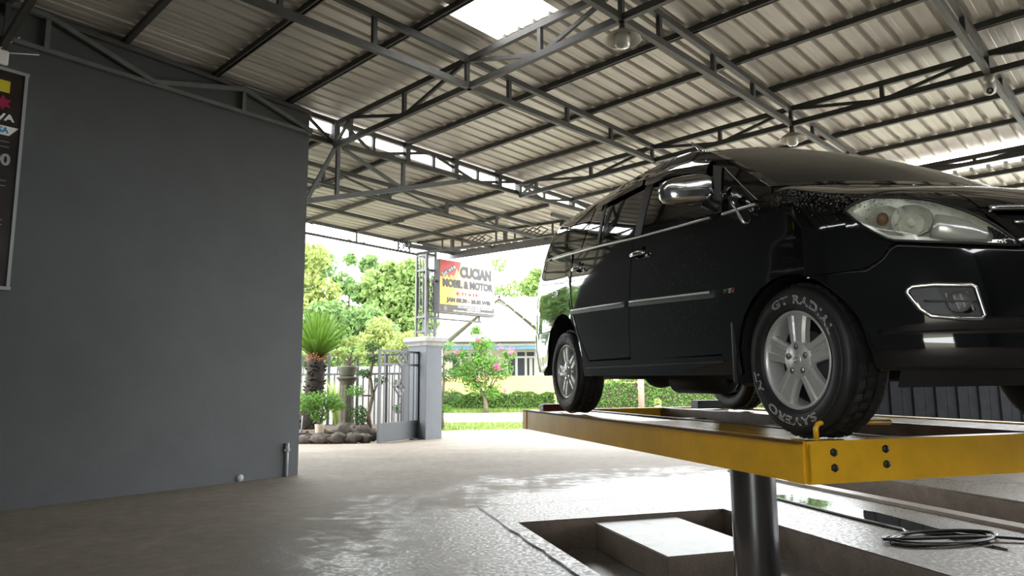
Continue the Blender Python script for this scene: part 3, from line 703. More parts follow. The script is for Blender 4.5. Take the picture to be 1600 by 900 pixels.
def edge(s): return ip(s, [sx(-.50), .94, sx(-.12), 1.0, 1.136, 1.25, 1.34, 1.5, 1.7, 2.0], [1.074, 1.056, 1.090, 1.078, 1.042, 1.006, .986, .965, .95, .938])
def xs(s, z=.5): return S(s, z).x
def botF(s):
    x = xs(s, .45); b = .27 if x < 0 else .2
    return max(b, archF(x))
def botR(s): x = xs(s, .55); return max(.385 if x > -2.3 else .30, archR(x))
G = .0038
# dark inner shell behind the gaps
def shell_bot(s): x = xs(s, .5); return max(.29, archF(x) + .02 if abs(x) < .40 else 0, archR(x) + .02 if abs(x + 2.73) < .42 else 0)
def shell_top(s): return edge(s) - .01 if s > sx(-.30) else belt(s)
mb = MB(FC)
for mir in (False, True): skin(band(-.98, 1.25, shell_bot, shell_top), 120, 8, -.028, .001, mir, mb)
obj('inner_shell', mb, M['gap'], car)
# doors, fender, quarter panel, rocker
dline = lambda z: ip(z, [.36, .67, 1.08], [-.503, -.474, -.481])
dl2 = lambda z: ip(z, [.38, .75, 1.16], [-1.529, -1.49, -1.478])
dl3 = lambda z: ip(z, [.385, .56, .65, .78, .90, 1.27], [-2.19, -2.335, -2.40, -2.47, -2.52, -2.60])
def door(xa, xb, z0, off=G):
    def fn(u, v):
        z = z0
        for _ in range(3):
            x = xa(z) + off + (xb(z) - xa(z) - 2 * off) * u; zt = belt(sx(x)) - .012; z = z0 + (zt - z0) * v
        return sx(x), z
    return fn
fd = both('front_door', door(dl2, dline, .372), 22, 18, M['paint'])
rd = both('rear_door', door(dl3, dl2, .395), 24, 18, M['paint'])
fen_b = lambda s: max(.27, archF(xs(s, .5)), seam(s) + .001 if s > 1.06 else 0) if s < 1.06 else seam(s) + .001
ss = [sx(x) for x in (-.497, -.44, -.40, -.379)] + [sx(.378 * sin(-pi / 2 + k * pi / 14)) for k in range(0, 8)] + [1.02, 1.04, 1.06, 1.08, 1.11, 1.15, 1.2, 1.235]
def fen(u, v):
    s = ip(u, [i / (len(ss) - 1) for i in range(len(ss))], ss); zb = fen_b(s) if s > sx(-.3795) + 1e-6 else .27
    z = zb + (edge(s) - zb) * v
    if s < sx(-.41): s = sx(dline(z) - (-.48) + xs(s, .5) + .006 + .0)
    return s, z
fB = band(1.235, 1.66, lambda s: hlT(max(s, 1.252)) + .004, edge)
fC = band(1.235, 1.372, lambda s: seam(s) + .001, lambda s: hlB(max(s, 1.252)) - .004)
both('front_fender', fen, len(ss) - 1, 18, M['paint'], 0, .016, None, ((fB, 26, 6), (fC, 10, 6)))
def dbot(x): return ip(x, [-2.60, -2.52, -2.47, -2.40, -2.335, -2.19], [1.27, .90, .78, .65, .56, .385])
def qtop(s):
    x = xs(s, .6)
    return belt(s) - .012 if x < -2.60 else dbot(x) - .012
qs = [-.52, -.44, -.36, -.28, -.2, -.12, -.06] + [sx(x) for x in (-3.22, -3.18, -3.14)] + [sx(-2.73 + .405 * sin(-pi / 2 + k * pi / 16)) for k in range(0, 16)] + [sx(-2.31), sx(-2.25), sx(-2.205)]
def qb(s):
    x = xs(s, .55); b = .668 if x < -3.0 else 0
    return max(b, archR(x), .388)
def quart(u, v):
    s = ip(u, [i / (len(qs) - 1) for i in range(len(qs))], qs); b = qb(s); return s, b + (max(qtop(s), b + .004) - b) * v
both('quarter_panel', quart, len(qs) - 1, 16, M['paint'])
both('rocker_panel', band(sx(-2.325), sx(-.384), lambda s: .262 + .03 * (1 - s), lambda s: ip(xs(s), [-2.2, -.49], [.388, .362])), 24, 4, M['paint'], .004)
both('sill_strip', band(sx(-2.25), sx(-.50), lambda s: .330 + .012 * (1 - s), lambda s: .338 + .012 * (1 - s)), 20, 1, M['trim'], .012, .01)
both('rear_bumper_side', band(-.98, sx(-3.0), lambda s: max(.33, archR(xs(s, .55)) if xs(s, .5) > -3.14 else 0), lambda s: .66), 26, 8, M['paint'], .008)
both('tailgate', band(-1, -.53, lambda s: .675, lambda s: belt(s) - .012), 12, 10, M['paint'])
both('tail_light', band(-.62, -.36, lambda s: .98, lambda s: 1.30), 8, 6, M['redl'], .012)
# upper body and glass
bsl = [-1 + .06 * i for i in range(17)] + [.0 + .03 * i for i in range(32)]
bsl = [s for s in bsl if s < sx(-.12)] + [sx(-.115), sx(-.095)]
ub = lambda u, v: (lambda s: (s, (belt(s) - .01) + (max(roofz(s), belt(s) - .008) - belt(s) + .01) * v))(ip(u, [i / (len(bsl) - 1) for i in range(len(bsl))], bsl))
both('upper_body', ub, len(bsl) - 1, 10, M['paint'], 0, .02)
def pane(name, BL, BR, TL, TR, off=.004, mt=None, par=None, bow=0.0, n=8, top=None):
    """glass between four (x, z) corners; top: a polyline for its upper edge"""
    def fn(u, v):
        bx, bz = BL[0] + (BR[0] - BL[0]) * u, BL[1] + (BR[1] - BL[1]) * u
        if top: tx = TL[0] + (TR[0] - TL[0]) * u; tz = ip(tx, [p[0] for p in top], [p[1] for p in top])
        else: tx, tz = TL[0] + (TR[0] - TL[0]) * u, TL[1] + (TR[1] - TL[1]) * u
        return sx(bx + (tx - bx) * v), bz + (tz - bz) * v
    return both(name, fn, n, n, mt or M['glass'], off, .006, par)
ftop = [(-1.361, 1.53), (-1.2, 1.522), (-1.065, 1.50), (-.868, 1.458), (-.65, 1.395)]
pane('front_door_glass', (-1.372, 1.172), (-.545, 1.098), (-1.361, 1.53), (-.645, 1.395), n=12, top=ftop)
pane('rear_door_glass', (-2.062, 1.238), (-1.482, 1.178), (-2.136, 1.59), (-1.497, 1.562), top=[(-2.136, 1.598), (-1.8, 1.588), (-1.497, 1.558)])
pane('rear_fixed_glass', (-2.362, 1.262), (-2.116, 1.243), (-2.255, 1.6), (-2.19, 1.6), n=4)
pane('front_quarter_glass', (-.452, 1.088), (-.190, 1.074), (-.525, 1.335), (-.20, 1.085))
pane('division_bar', (-2.112, 1.243), (-2.068, 1.238), (-2.186, 1.6), (-2.142, 1.6), .010, M['trim'], n=2)
pane('pillar_cover', (-.528, 1.092), (-.462, 1.086), (-.628, 1.388), (-.538, 1.346), .014, M['trimg'], n=3)
pane('centre_pillar', (-1.478, 1.172), (-1.38, 1.162), (-1.49, 1.572), (-1.372, 1.55), .007, M['trim'], n=4)
both('rear_quarter_glass', lambda u, v: (ip(u, [0, .45, 1], [-.42, .0, sx(-2.452 + .075 * v)]), (lambda s: belt(s) + .018 + (ip(S(s, 1.6).x, [-3.7, -2.3], [1.60, 1.632]) - belt(s) - .018) * v)(ip(u, [0, .45, 1], [-.42, .0, sx(-2.452 + .075 * v)]))), 16, 8, M['glass'], .004, .006)
both('rear_window', band(-1, -.50, lambda s: belt(s) + .02, lambda s: 1.60), 10, 8, M['glass'], .004, .006)
# smoked rain visors over the side windows
def visor(xa, xb, zf, h): return lambda u, v: (sx(xa + (xb - xa) * u), zf(xa + (xb - xa) * u) - h * (1 - v) * min(1, 5 * u * 1, 5 * (1 - u) + .35))
for mir in (False, True):
    for xa, xb in ((-1.46, -.66), (-2.30, -1.50)):
        mb = MB(FC); nu, nv = 20, 6; W = nu + 1; P = []
        for j in range(nv + 1):
            for i in range(nu + 1):
                u, v = i / nu, j / nv; x = xa + (xb - xa) * u; zt = ip(x, [-2.3, -1.5, -1.361, -1.2, -1.065, -.868, -.65], [1.635, 1.60, 1.565, 1.555, 1.535, 1.492, 1.425])
                s, z = sx(x), zt - .085 * (1 - v); p = SO(s, z, .006 + .022 * sin(pi * min(1, (1 - v) * 1.0 + .12) * .62)); P.append(Vector((p.x, -p.y, p.z)) if mir else p)
        fs = [(j * W + i, j * W + i + 1, (j + 1) * W + i + 1, (j + 1) * W + i) for j in range(nv) for i in range(nu)]
        mb.add(P, [f[::-1] for f in fs] if mir else fs, True); obj('rain_visor', mb, M['paint'], car)
# chrome belt lines, mouldings
def ctube(name, sa, sb, zf, r, off, par, n=30, mirs=(False, True)):
    out = []
    for mir in mirs:
        P = [SO(sa + (sb - sa) * k / n, zf(sa + (sb - sa) * k / n), off) for k in range(n + 1)]; P = [Vector((p.x, -p.y, p.z)) for p in P] if mir else P
        mb = MB(FC); mb.tube(P, r, 8); out.append(obj(name, mb, M['strip'], par))
    return out
ctube('belt_trim', sx(-3.15), sx(-.585), lambda s: belt(s) - .003, .007, .006, car); ctube('belt_trim', sx(-.462), sx(-.20), lambda s: belt(s) - .003, .007, .006, car)
ctube('window_trim', sx(-.19), sx(-.52), lambda s: ip(xs(s, 1.2), [-.52, -.19], [1.342, 1.082]), .0016, .004, car, 8)
mz = lambda s: ip(xs(s), [-2.5, -1.55, -.53], [.781, .737, .677])
for a, b in ((-2.50, -1.545), (-1.48, -.52)):
    p = both('side_moulding', band(sx(a), sx(b), lambda s: mz(s) - .022, lambda s: mz(s) + .016), 16, 2, M['trim'], .013, .014)
    for q, mir in zip(p, (False, True)):
        tag(ctube('chrome_strip', sx(a + .015), sx(b - .035), lambda s: mz(s) + .008, .0065, .014, q, 16, (mir,))[0], label='bright chrome strip')
def handle(x, z, mir):
    T = FC; sg = 1 if mir else -1; y = S(sx(x), z).y * (-1 if mir else 1)
    mb = MB(T); mb.tube([(x - .085, y + sg * .012, z + .004), (x - .06, y + sg * .034, z + .006), (x, y + sg * .040, z + .004), (x + .06, y + sg * .036, z), (x + .09, y + sg * .012, z - .004)], [.010, .014, .015, .014, .010], 10)
    h = obj('door_handle', mb, M['chrome'], car)
    mb = MB(T); R = Matrix.Rotation(radians(90 if not mir else -90), 3, 'X')
    mb.lathe([(0, .0015), (.028, .0015), (.032, .004), (.036, .002)], 18, R, (x - .005, y, z - .004)); obj('handle_cup', mb, M['gap'], h)
    mb = MB(T); mb.lathe([(0, .008), (.013, .008), (.014, 0)], 12, R, (x + .02, y, z + .042)); obj('keyhole', mb, M['gap'], h)
for mir in (False, True): handle(-1.356, 1.027, mir); handle(-2.404, 1.101, mir)
# small oval side plate behind the rear door
R90 = Matrix.Rotation(radians(90), 3, 'X')
c = S(sx(-2.906), .968); mb = MB(FC); R = R90.copy()
vs = [c + Vector((cos(t) * .082, -.004, sin(t) * .024)) for t in [2 * pi * k / 24 for k in range(24)]]; vi = [c + Vector((cos(t) * .076, -.007, sin(t) * .019)) for t in [2 * pi * k / 24 for k in range(24)]]
mb.add(vs + vi, [(k, (k + 1) % 24, (k + 1) % 24 + 24, k + 24) for k in range(24)] + [tuple(range(24, 48))], False); obj('oval_badge', mb, M['paint'], car)
mb = MB(FC); mb.tube([c + Vector((cos(t) * .080, -.005, sin(t) * .0225)) for t in [2 * pi * k / 24 for k in range(25)]], .0022, 5, False); obj('oval_badge_rim', mb, M['chrome'], car)
# small lettering on the fender
def flat_text(txt, size, T, mt, name, par, extrude=.0015, bold=0.0, align='CENTER', spacing=1.0, label=None, shear=0.0, sx_=1.0):
    vs, fs = text_mesh(txt, size, extrude, 0, bold, align, spacing)
    mb = MB(T); mb.add([Vector((v.x * sx_ + v.y * shear, v.y, v.z)) for v in vs], fs); o = obj(name, mb, mt, par)
    if label: o['label'] = label
    return o
bc = S(sx(-.40), .675); TBG = FC @ Matrix.Translation(bc + Vector((0, -.003, 0))) @ Matrix.Rotation(radians(90), 4, 'X')
flat_text('VVT-', .032, TBG @ Matrix.Translation((-.016, 0, 0)), M['chrome'], 'fender_lettering', car, .002, .0006, shear=.2)
flat_text('i', .032, TBG @ Matrix.Translation((.036, 0, 0)), M['red'], 'fender_lettering', car, .002, .0008, shear=.2, label='red letter i of the fender badge')
# roof, windscreen, hood
mb = MB(FC)
rs = [-1 + .05 * i for i in range(21)] + [.03 * i for i in range(1, 26)]; rs = [s for s in rs if s <= sx(-.78)] + [sx(-.77)]
for i in range(len(rs) - 1):
    for j in range(10):
        q = []
        for (a, b) in ((i, j), (i + 1, j), (i + 1, j + 1), (i, j + 1)):
            s, w = rs[a], b / 10; p = S(s, roofz(s)); e = sin(w * pi / 2)
            fr = max(0, (p.x + 1.6) / .83); q.append(Vector((p.x - .20 * fr * fr * (1 - (1 - w) ** 2) * .9, p.y * (1 - w), p.z + .052 * e + fr * fr * .095 * e)))
        mb.add(q, [(0, 1, 2, 3)], True); mb.add([Vector((p.x, -p.y, p.z)) for p in q], [(3, 2, 1, 0)], True)
import bmesh
def weld(o, d=.0008):
    bm = bmesh.new(); bm.from_mesh(o.data); bmesh.ops.remove_doubles(bm, verts=bm.verts, dist=d); bmesh.ops.dissolve_degenerate(bm, edges=bm.edges, dist=1e-5); bm.to_mesh(o.data); bm.free(); return o
weld(obj('roof', mb, M['paint'], car))
def roof_front(w):
    s = sx(-.77); p = S(s, roofz(s)); fr = 1.0; e = sin(w * pi / 2)
    return Vector((p.x - .20 * (1 - (1 - w) ** 2) * .9, p.y * (1 - w), p.z + .052 * e + .095 * e))
def apil(v):
    xa = -.105 + (-.77 + .105) * v; s = sx(xa); return S(s, roofz(s))
def cowl(w): p = S(sx(-.105), roofz(sx(-.105))); return Vector((p.x + .30 * (1 - (1 - w) ** 2), p.y * (1 - w), p.z - .025 * sin(w * pi / 2)))
def wscr(u, v):
    w = u; a = apil(v); b0, b1 = cowl(w), roof_front(w); k = b0.lerp(b1, v); lin0 = cowl(0).lerp(roof_front(0), v)
    return k + (a - lin0) * (1 - w) ** 2 + Vector((.03, 0, .03)) * sin(pi * v) * (1 - (1 - w) ** 3)
mb = MB(FC)
for sg in (1, -1):
    f = (lambda u, v: wscr(.035 + u * .965, .03 + v * .94)) if sg == 1 else (lambda u, v: (lambda p: Vector((p.x, -p.y, p.z)))(wscr(.035 + (1 - u) * .965, .03 + v * .94)))
    mb.grid(f, 18, 14)
weld(obj('windscreen', mb, M['wglass'], car))
mb = MB(FC)
for sg in (1, -1):
    for (u0, u1, v0, v1) in ((0, .045, 0, 1), (0, 1, .96, 1.0), (0, 1, 0, .04)):
        f = (lambda u, v: wscr(u0 + (u1 - u0) * u, v0 + (v1 - v0) * v) + Vector((.001, 0, .002))) if sg == 1 else (lambda u, v: (lambda p: Vector((p.x, -p.y, p.z)))(wscr(u0 + (u1 - u0) * (1 - u), v0 + (v1 - v0) * v) + Vector((.001, 0, .002))))
        mb.grid(f, 16 if u1 == 1 else 3, 16 if v1 - v0 == 1 else 2)
obj('windscreen_frame', mb, M['paint'], car)
hs_ = [sx(-.105), .98, 1.0, 1.05, 1.1, 1.15, 1.2, 1.26, 1.32, 1.38, 1.44, 1.5, 1.56, 1.62, 1.68, 1.74, 1.8, 1.86, 1.93, 2.0]
mb = MB(FC)
def hoodp(i, w):
    s = hs_[i]; u = i / (len(hs_) - 1); a = S(s, edge(s)); b = cowl(u ** .8)
    k = w; p = a.lerp(b, k); n = SN(s, edge(s)); n.z = 0
    return p + Vector((0, 0, (.012 + .010 * u) * sin(pi * min(1, k ** .55)) * (.35 + .65 * u))) 
for i in range(len(hs_) - 1):
    for j in range(12):
        q = [hoodp(i, j / 12), hoodp(i + 1, j / 12), hoodp(i + 1, (j + 1) / 12), hoodp(i, (j + 1) / 12)]
        mb.add(q, [(0, 1, 2, 3)], True); mb.add([Vector((p.x, -p.y, p.z)) for p in q], [(3, 2, 1, 0)], True)
weld(obj('hood', mb, M['paint'], car))
both('hood_lip', band(1.665, 2.0, lambda s: .872 - .012 * (s - 1.66), edge), 10, 4, M['paint'])
both('headlight_bar', lambda u, v: ((1.722 - .070 * v) + ((1.765 - .085 * v) - (1.722 - .070 * v)) * u, .712 + .15 * v), 3, 8, M['paint'], .002)
# grille
both('grille', lambda u, v: ((1.765 - .085 * v) + (2 - 1.765 + .085 * v) * u, .712 + .15 * v), 8, 6, M['gap'], -.03, .002)
for z, s0 in ((.862, 1.683), (.800, 1.722), (.745, 1.752)):
    mb = MB(FC); r = .0125 if z > .85 else .007
    pts = [SO(s0 + (2 - s0) * k / 10, z + .004 * k / 10, .004) for k in range(11)]; pts += [Vector((p.x, -p.y, p.z)) for p in pts[-2::-1]]
    mb.tube(pts, r, 8); obj('grille_bar', mb, M['chrome'], car)
# front bumper
bs = [1.065, 1.08, 1.1, 1.13, 1.16, 1.19, 1.21, 1.23, 1.245, 1.25, 1.256] + [1.27 + .0215 * i for i in range(34)] + [2.0]
def bumpT(s): return seam(s) - .003 if s < 1.366 else (hlB(s) - .006 if s < 1.714 else .704)
def bumpB(s): x = xs(s, .45); return max(.272, archF(x) if x < .377 else 0)
def bfn(u, v):
    s = ip(u, [i / (len(bs) - 1) for i in range(len(bs))], bs); b = min(bumpB(s), bumpT(s) - .006); return s, b + (bumpT(s) - b) * v
for mir in (False,):
    mb = skin(bfn, len(bs) - 1, 30, 0, .02); skin(bfn, len(bs) - 1, 30, 0, .02, True, mb); weld(obj('front_bumper', mb, M['paint'], car))
both('bumper_crease', band(1.30, 2.0, lambda s: .408, lambda s: .416), 26, 1, M['gap'], .0015, .002)
both('lower_intake', band(1.80, 2.0, lambda s: .29, lambda s: .385), 6, 3, M['gap'], .003, .004)
both('chin_spoiler', band(1.34, 2.0, lambda s: .20, lambda s: .28), 26, 3, M['trim'], -.035, .03)
# fog lamp
fo = [(1.383, .553), (1.387, .568), (1.400, .577), (1.46, .579), (1.558, .571), (1.566, .560), (1.578, .462), (1.570, .449), (1.50, .456), (1.439, .466), (1.411, .492)]
for mir in (False, True):
    fx = lambda p: Vector((p.x, -p.y, p.z)) if mir else p
    mb = MB(FC); mb.tube([fx(SO(s, z, .004)) for s, z in fo + fo[:2]], .0092, 8, False); bz = obj('fog_lamp', mb, M['chrome'], car)
    mb = MB(FC); c = fx(SO(1.48, .515, .003)); P = [fx(SO(s, z, .003)) for s, z in fo]; mb.add([c] + P, [(0, i + 1, (i + 1) % len(P) + 1) for i in range(len(P))]); obj('fog_recess', mb, M['trim'], bz)
    mb = MB(FC); nn = SN(1.51, .515); q = fx(nn).to_track_quat('Z', 'Y').to_matrix(); mb.lathe([(.0, .004), (.024, .006), (.037, .015), (.039, .017)], 20, q, fx(SO(1.515, .512, .003))); obj('fog_reflector', mb, M['alloyd'], bz)
    mb = MB(FC); mb.tube([fx(SO(1.425 + .14 * k / 6, .522 - .002 * k, .012)) for k in range(7)], .0035, 6); obj('fog_slat', mb, M['trimg'], bz)
    mb = MB(FC)
    for k in range(4): mb.beam(fx(SO(1.485 + .018 * k, .545, .010)), fx(SO(1.495 + .018 * k, .480, .010)), .004, .006)
    tag(obj('fog_prism', mb, M['alloyd'], bz), kind='stuff')
# headlights
def hlfn(a, b, sh=1.0):
    def fn(u, v):
        s = a + (b - a) * u; zb, zt = hlB(s), hlT(s); m = (zb + zt) / 2; h = (zt - zb) / 2 * sh; return s, m - h + 2 * h * v
    return fn
lensm = bpy.data.materials.new('clear_lens'); lensm.use_nodes = True; n_, l_ = nt(lensm); n_.remove(n_['Principled BSDF'])
tr_ = n_.new('ShaderNodeBsdfTransparent'); tr_.inputs[0].default_value = (.93, .94, .90, 1); gl_ = n_.new('ShaderNodeBsdfGlossy'); gl_.inputs['Roughness'].default_value = .03
fr_n = n_.new('ShaderNodeFresnel'); fr_n.inputs[0].default_value = 1.5; mx_ = n_.new('ShaderNodeMixShader')
l_.new(fr_n.outputs[0], mx_.inputs[0]); l_.new(tr_.outputs[0], mx_.inputs[1]); l_.new(gl_.outputs[0], mx_.inputs[2]); l_.new(mx_.outputs[0], n_['Material Output'].inputs[0])
M['lens'] = lensm
M['hlback'] = mat('headlight_back', (.62, .62, .55), .35, metal=.15, var=.25, scale=14)
for mir in (False, True):
    fx = lambda p: Vector((p.x, -p.y, p.z)) if mir else p
    mb = MB(FC); f_ = hlfn(1.2545, 1.7125)
    mb.grid(lambda u, v: fx(SO(*f_(u, v), -.002 - .05 * max(0, sin(pi * u)) ** .4 * max(0, sin(pi * v)) ** .5)), 30, 12); hl = obj('headlight', mb, M['hlback'], car)
    mb = skin(hlfn(1.253, 1.713), 30, 8, .005, .012, mir); tag(obj('lens', mb, M['lens'], hl), label='clear curved headlight lens')
    mb = MB(FC); o1 = [(s, hlT(s)) for s in np.linspace(1.254, 1.713, 24)] + [(s, hlB(s)) for s in np.linspace(1.713, 1.254, 24)]
    mb.tube([fx(SO(s, z, .003)) for s, z in o1], .0055, 6, False); obj('lens_seal', mb, M['trim'], hl)
    # bowl, horizontal reflector, amber unit, honeycomb tip, lower chrome ledge
    nn = fx(SN(1.46, .84)); q = nn.to_track_quat('Z', 'Y').to_matrix(); mb = MB(FC)
    mb.lathe([(.012, -.036), (.035, -.032), (.055, -.018), (.068, .006), (.071, .010), (.073, .004)], 28, q, fx(SO(1.452, .847, -.026))); obj('reflector_bowl', mb, M['lamp_in'], hl)
    mb = MB(FC); mb.blob(fx(SO(1.452, .845, -.035)), .016, 10, 7); obj('bulb', mb, M['opal'], hl)
    mb = MB(FC); mb.tube([fx(SO(1.50 + .15 * k / 8, .808 - .0075 * k, -.024)) for k in range(9)], [.052, .055, .055, .053, .05, .045, .039, .032, .024], 18); obj('chrome_reflector', mb, M['lamp_in'], hl)
    mb = MB(FC); mb.blob(fx(SO(1.365, .868, -.024)), (.022, .022, .026), 12, 8); obj('turn_bulb', mb, M['amber'], hl)
    mb = MB(FC); nn = fx(SN(1.375, .86)); q = nn.to_track_quat('Z', 'Y').to_matrix(); mb.lathe([(.02, -.02), (.04, -.012), (.052, .004), (.056, .008)], 24, q, fx(SO(1.372, .867, -.025))); obj('turn_reflector', mb, M['hlback'], hl)
    mb = skin(lambda u, v: (1.285 + .40 * u, hlB(1.285 + .40 * u) + .004 + .02 * v), 20, 2, -.008, .02, mir); obj('chrome_ledge', mb, M['lamp_in'], hl)
    mb = skin(hlfn(1.655, 1.705, .8), 6, 4, -.012, .01, mir); obj('tip_insert', mb, M['trimg'], hl)
    mb = MB(FC)
    for k in range(6):
        for j in range(5):
            s = 1.66 + .0075 * k; z = hlB(s) + (hlT(s) - hlB(s)) * (.2 + .15 * j); mb.box(fx(SO(s, z, -.009)), (.006, .006, .006))
    tag(obj('honeycomb', mb, M['trim'], hl), kind='stuff')
# rain water beaded on the fender top, the hood edge and the doors
rgw = random.Random(11)
def drops(n, pick, rmin, rmax, name):
    mb = MB(FC)
    for _ in range(n):
        s, z = pick(); p = SO(s, z, .0005); nn = SN(s, z); q = nn.to_track_quat('Z', 'Y').to_matrix(); r = rgw.uniform(rmin, rmax)
        vs = [q @ Vector((r * cos(a), r * sin(a) * 1.2, 0)) + p for a in (0, 1.26, 2.51, 3.77, 5.03)] + [q @ Vector((0, 0, r * .6)) + p]
        mb.add(vs, [(i, (i + 1) % 5, 5) for i in range(5)], True)
    tag(obj(name, mb, M['water'], car), kind='stuff')
drops(520, lambda: (lambda s: (s, edge(s) - abs(rgw.gauss(0, .045)) - .004))(rgw.uniform(.93, 1.55)), .0014, .0034, 'water_droplets')
drops(420, lambda: (rgw.uniform(.55, .84), rgw.uniform(.45, 1.06)), .001, .0018, 'water_droplets')
# wing mirrors
for mir in (False, True):
    sg = -1 if mir else 1
    fx = lambda p: Vector((p[0], p[1] * sg, p[2]))
    T = FC; mb = MB(T); c = Vector((-.575, -.995, 1.220)); nu, nv = 22, 14; vs = []
    se = lambda v, e: (abs(v) ** e) * (1 if v >= 0 else -1)
    for j in range(nv + 1):
        t = -pi / 2 + pi * j / nv
        for i in range(nu):
            p = 2 * pi * i / nu; y = .125 * se(cos(t), .6) * se(cos(p), .55); x = .058 * se(cos(t), .6) * se(sin(p), .6) ; z = .076 * se(sin(t), .62)
            k = y / .125; vs.append(fx(Vector((c.x + x + .045 * (k if True else 0) - (0 if x > 0 else .0), c.y + y, c.z + z * (1 - .10 * (-k)) + .008 * k))))
    fs = [(j * nu + i, j * nu + (i + 1) % nu, (j + 1) * nu + (i + 1) % nu, (j + 1) * nu + i) for j in range(nv) for i in range(nu)]
    mb.add(vs, fs, True); wm = obj('wing_mirror', mb, M['chrome'], car)
    mb = MB(T); mb.tube([fx((-.555, -.905, 1.165)), fx((-.53, -.86, 1.135)), fx((-.50, -.835, 1.12))], [.035, .032, .04], 12); obj('mirror_arm', mb, M['trim'], wm)
    mb = MB(T); mb.tube([fx((-.540 + .012, -1.115, 1.213)), fx((-.505, -1.02, 1.214)), fx((-.478, -.93, 1.216))], .004, 8); tag(obj('mirror_rib', mb, M['chrome'], wm), label='raised rib with slots across the mirror housing')
    mb = MB(T); mb.box(fx((-.648, -1.01, 1.222)), (.01, .2, .11)); obj('mirror_glass', mb, M['glass'], wm)
# auxiliary mirror on the near fender
p0, p1 = S(sx(-.263), .984), S(sx(-.36), 1.13)
mb = MB(FC); mb.tube([p0 + Vector((0, .004, 0)), p0 + Vector((-.005, -.012, .004)), (p0 + p1) / 2 + Vector((.02, -.05, .01)), p1 + Vector((0, -.05, 0))], [.009, .007, .005, .005], 8); ax = obj('fender_mirror', mb, M['chrome'], car)
mb = MB(FC); mb.blob(p1 + Vector((-.02, -.055, .02)), (.012, .022, .026), 14, 10); obj('mirror_head', mb, M['paint'], ax)
# stub aerial at the roof's front corner
p = S(sx(-.80), 1.535); mb = MB(FC); mb.tube([p + Vector((0, 0, -.01)), p + Vector((-.03, -.012, .02)), p + Vector((-.09, -.028, .075))], [.016, .012, .004], 8); obj('antenna', mb, M['chrome'], car)
# underbody
ubd = box_obj('underbody', (-1.45, 0, .36), (4.0, 1.3, .12), M['under'], car, T=FC)
box_obj('floor_pan', (-1.45, 0, .40), (1.95, 1.6, .10), M['under'], ubd, T=FC)
for y in (-.42, .42):
    mb = MB(FC); mb.beam((-3.3, y, .33), (.55, y, .30), .10, .13); obj('chassis_rail', mb, M['under'], ubd)
mb = MB(FC); mb.tube([(-2.73, -.74, .325), (-2.73, .74, .325)], .045, 12); mb.blob((-2.73, 0, .325), (.14, .16, .14), 14, 9); obj('rear_axle', mb, M['under'], ubd)
mb = MB(FC); mb.tube([(-1.9, -.33, .255), (-1.85, -.33, .25), (-1.3, -.33, .25), (-1.25, -.33, .255)], [.06, .095, .095, .06], 14); mb.tube([(-1.25, -.33, .25), (-.4, -.3, .27), (0, -.2, .33)], .03, 10); obj('silencer', mb, M['under'], ubd)
mb = MB(FC); mb.tube([(-1.02, -.1, .30), (-.98, -.1, .29), (-.6, -.08, .29), (-.55, -.08, .31)], [.06, .10, .10, .07], 14); obj('gearbox', mb, M['under'], ubd)
mb = MB(FC); mb.box((-1.5, .38, .26), (.8, .4, .12)); obj('fuel_tank', mb, M['under'], ubd, bevel=.03)
mb = MB(FC); mb.box((.15, 0, .30), (.7, .8, .14)); obj('engine_guard', mb, M['under'], ubd, bevel=.03)
mb = MB(FC); mb.tube([(.02, -.66, .30), (.02, -.2, .28), (.02, .2, .28), (.02, .66, .30)], .028, 8); obj('front_crossmember', mb, M['under'], ubd)
box_obj('rear_bumper', (-3.60, 0, .50), (.2, 1.4, .34), M['paint'], car, T=FC, bevel=.05)
for sg in (-1, 1):
    for x0, A_, rx, rz in ((0, archF, .385, .392), (-2.73, archR, .412, .482)):
        mb = MB(FC); vs = []; fs = []; n = 20
        for k in range(n + 1):
            t = pi * k / n
            vs += [(x0 + rx * cos(t), sg * (.855 - .24 * max(0, x0 + rx * cos(t))), .30 + rz * sin(t)), (x0 + rx * cos(t), sg * .42, .30 + rz * sin(t))]
        for k in range(n): fs.append((2 * k, 2 * k + 1, 2 * k + 3, 2 * k + 2))
        vs += [(x0, sg * .42, .30)]; fs += [(2 * k + 1, 2 * k + 3, 2 * n + 2) for k in range(n)]
        mb.add(vs, fs, True); obj('wheel_liner', mb, M['under'], car)
    mb = MB(FC); mb.box((-.40, sg * .80, .375), (.022, .16, .30)); obj('mud_flap', mb, M['trim'], car, bevel=.006)
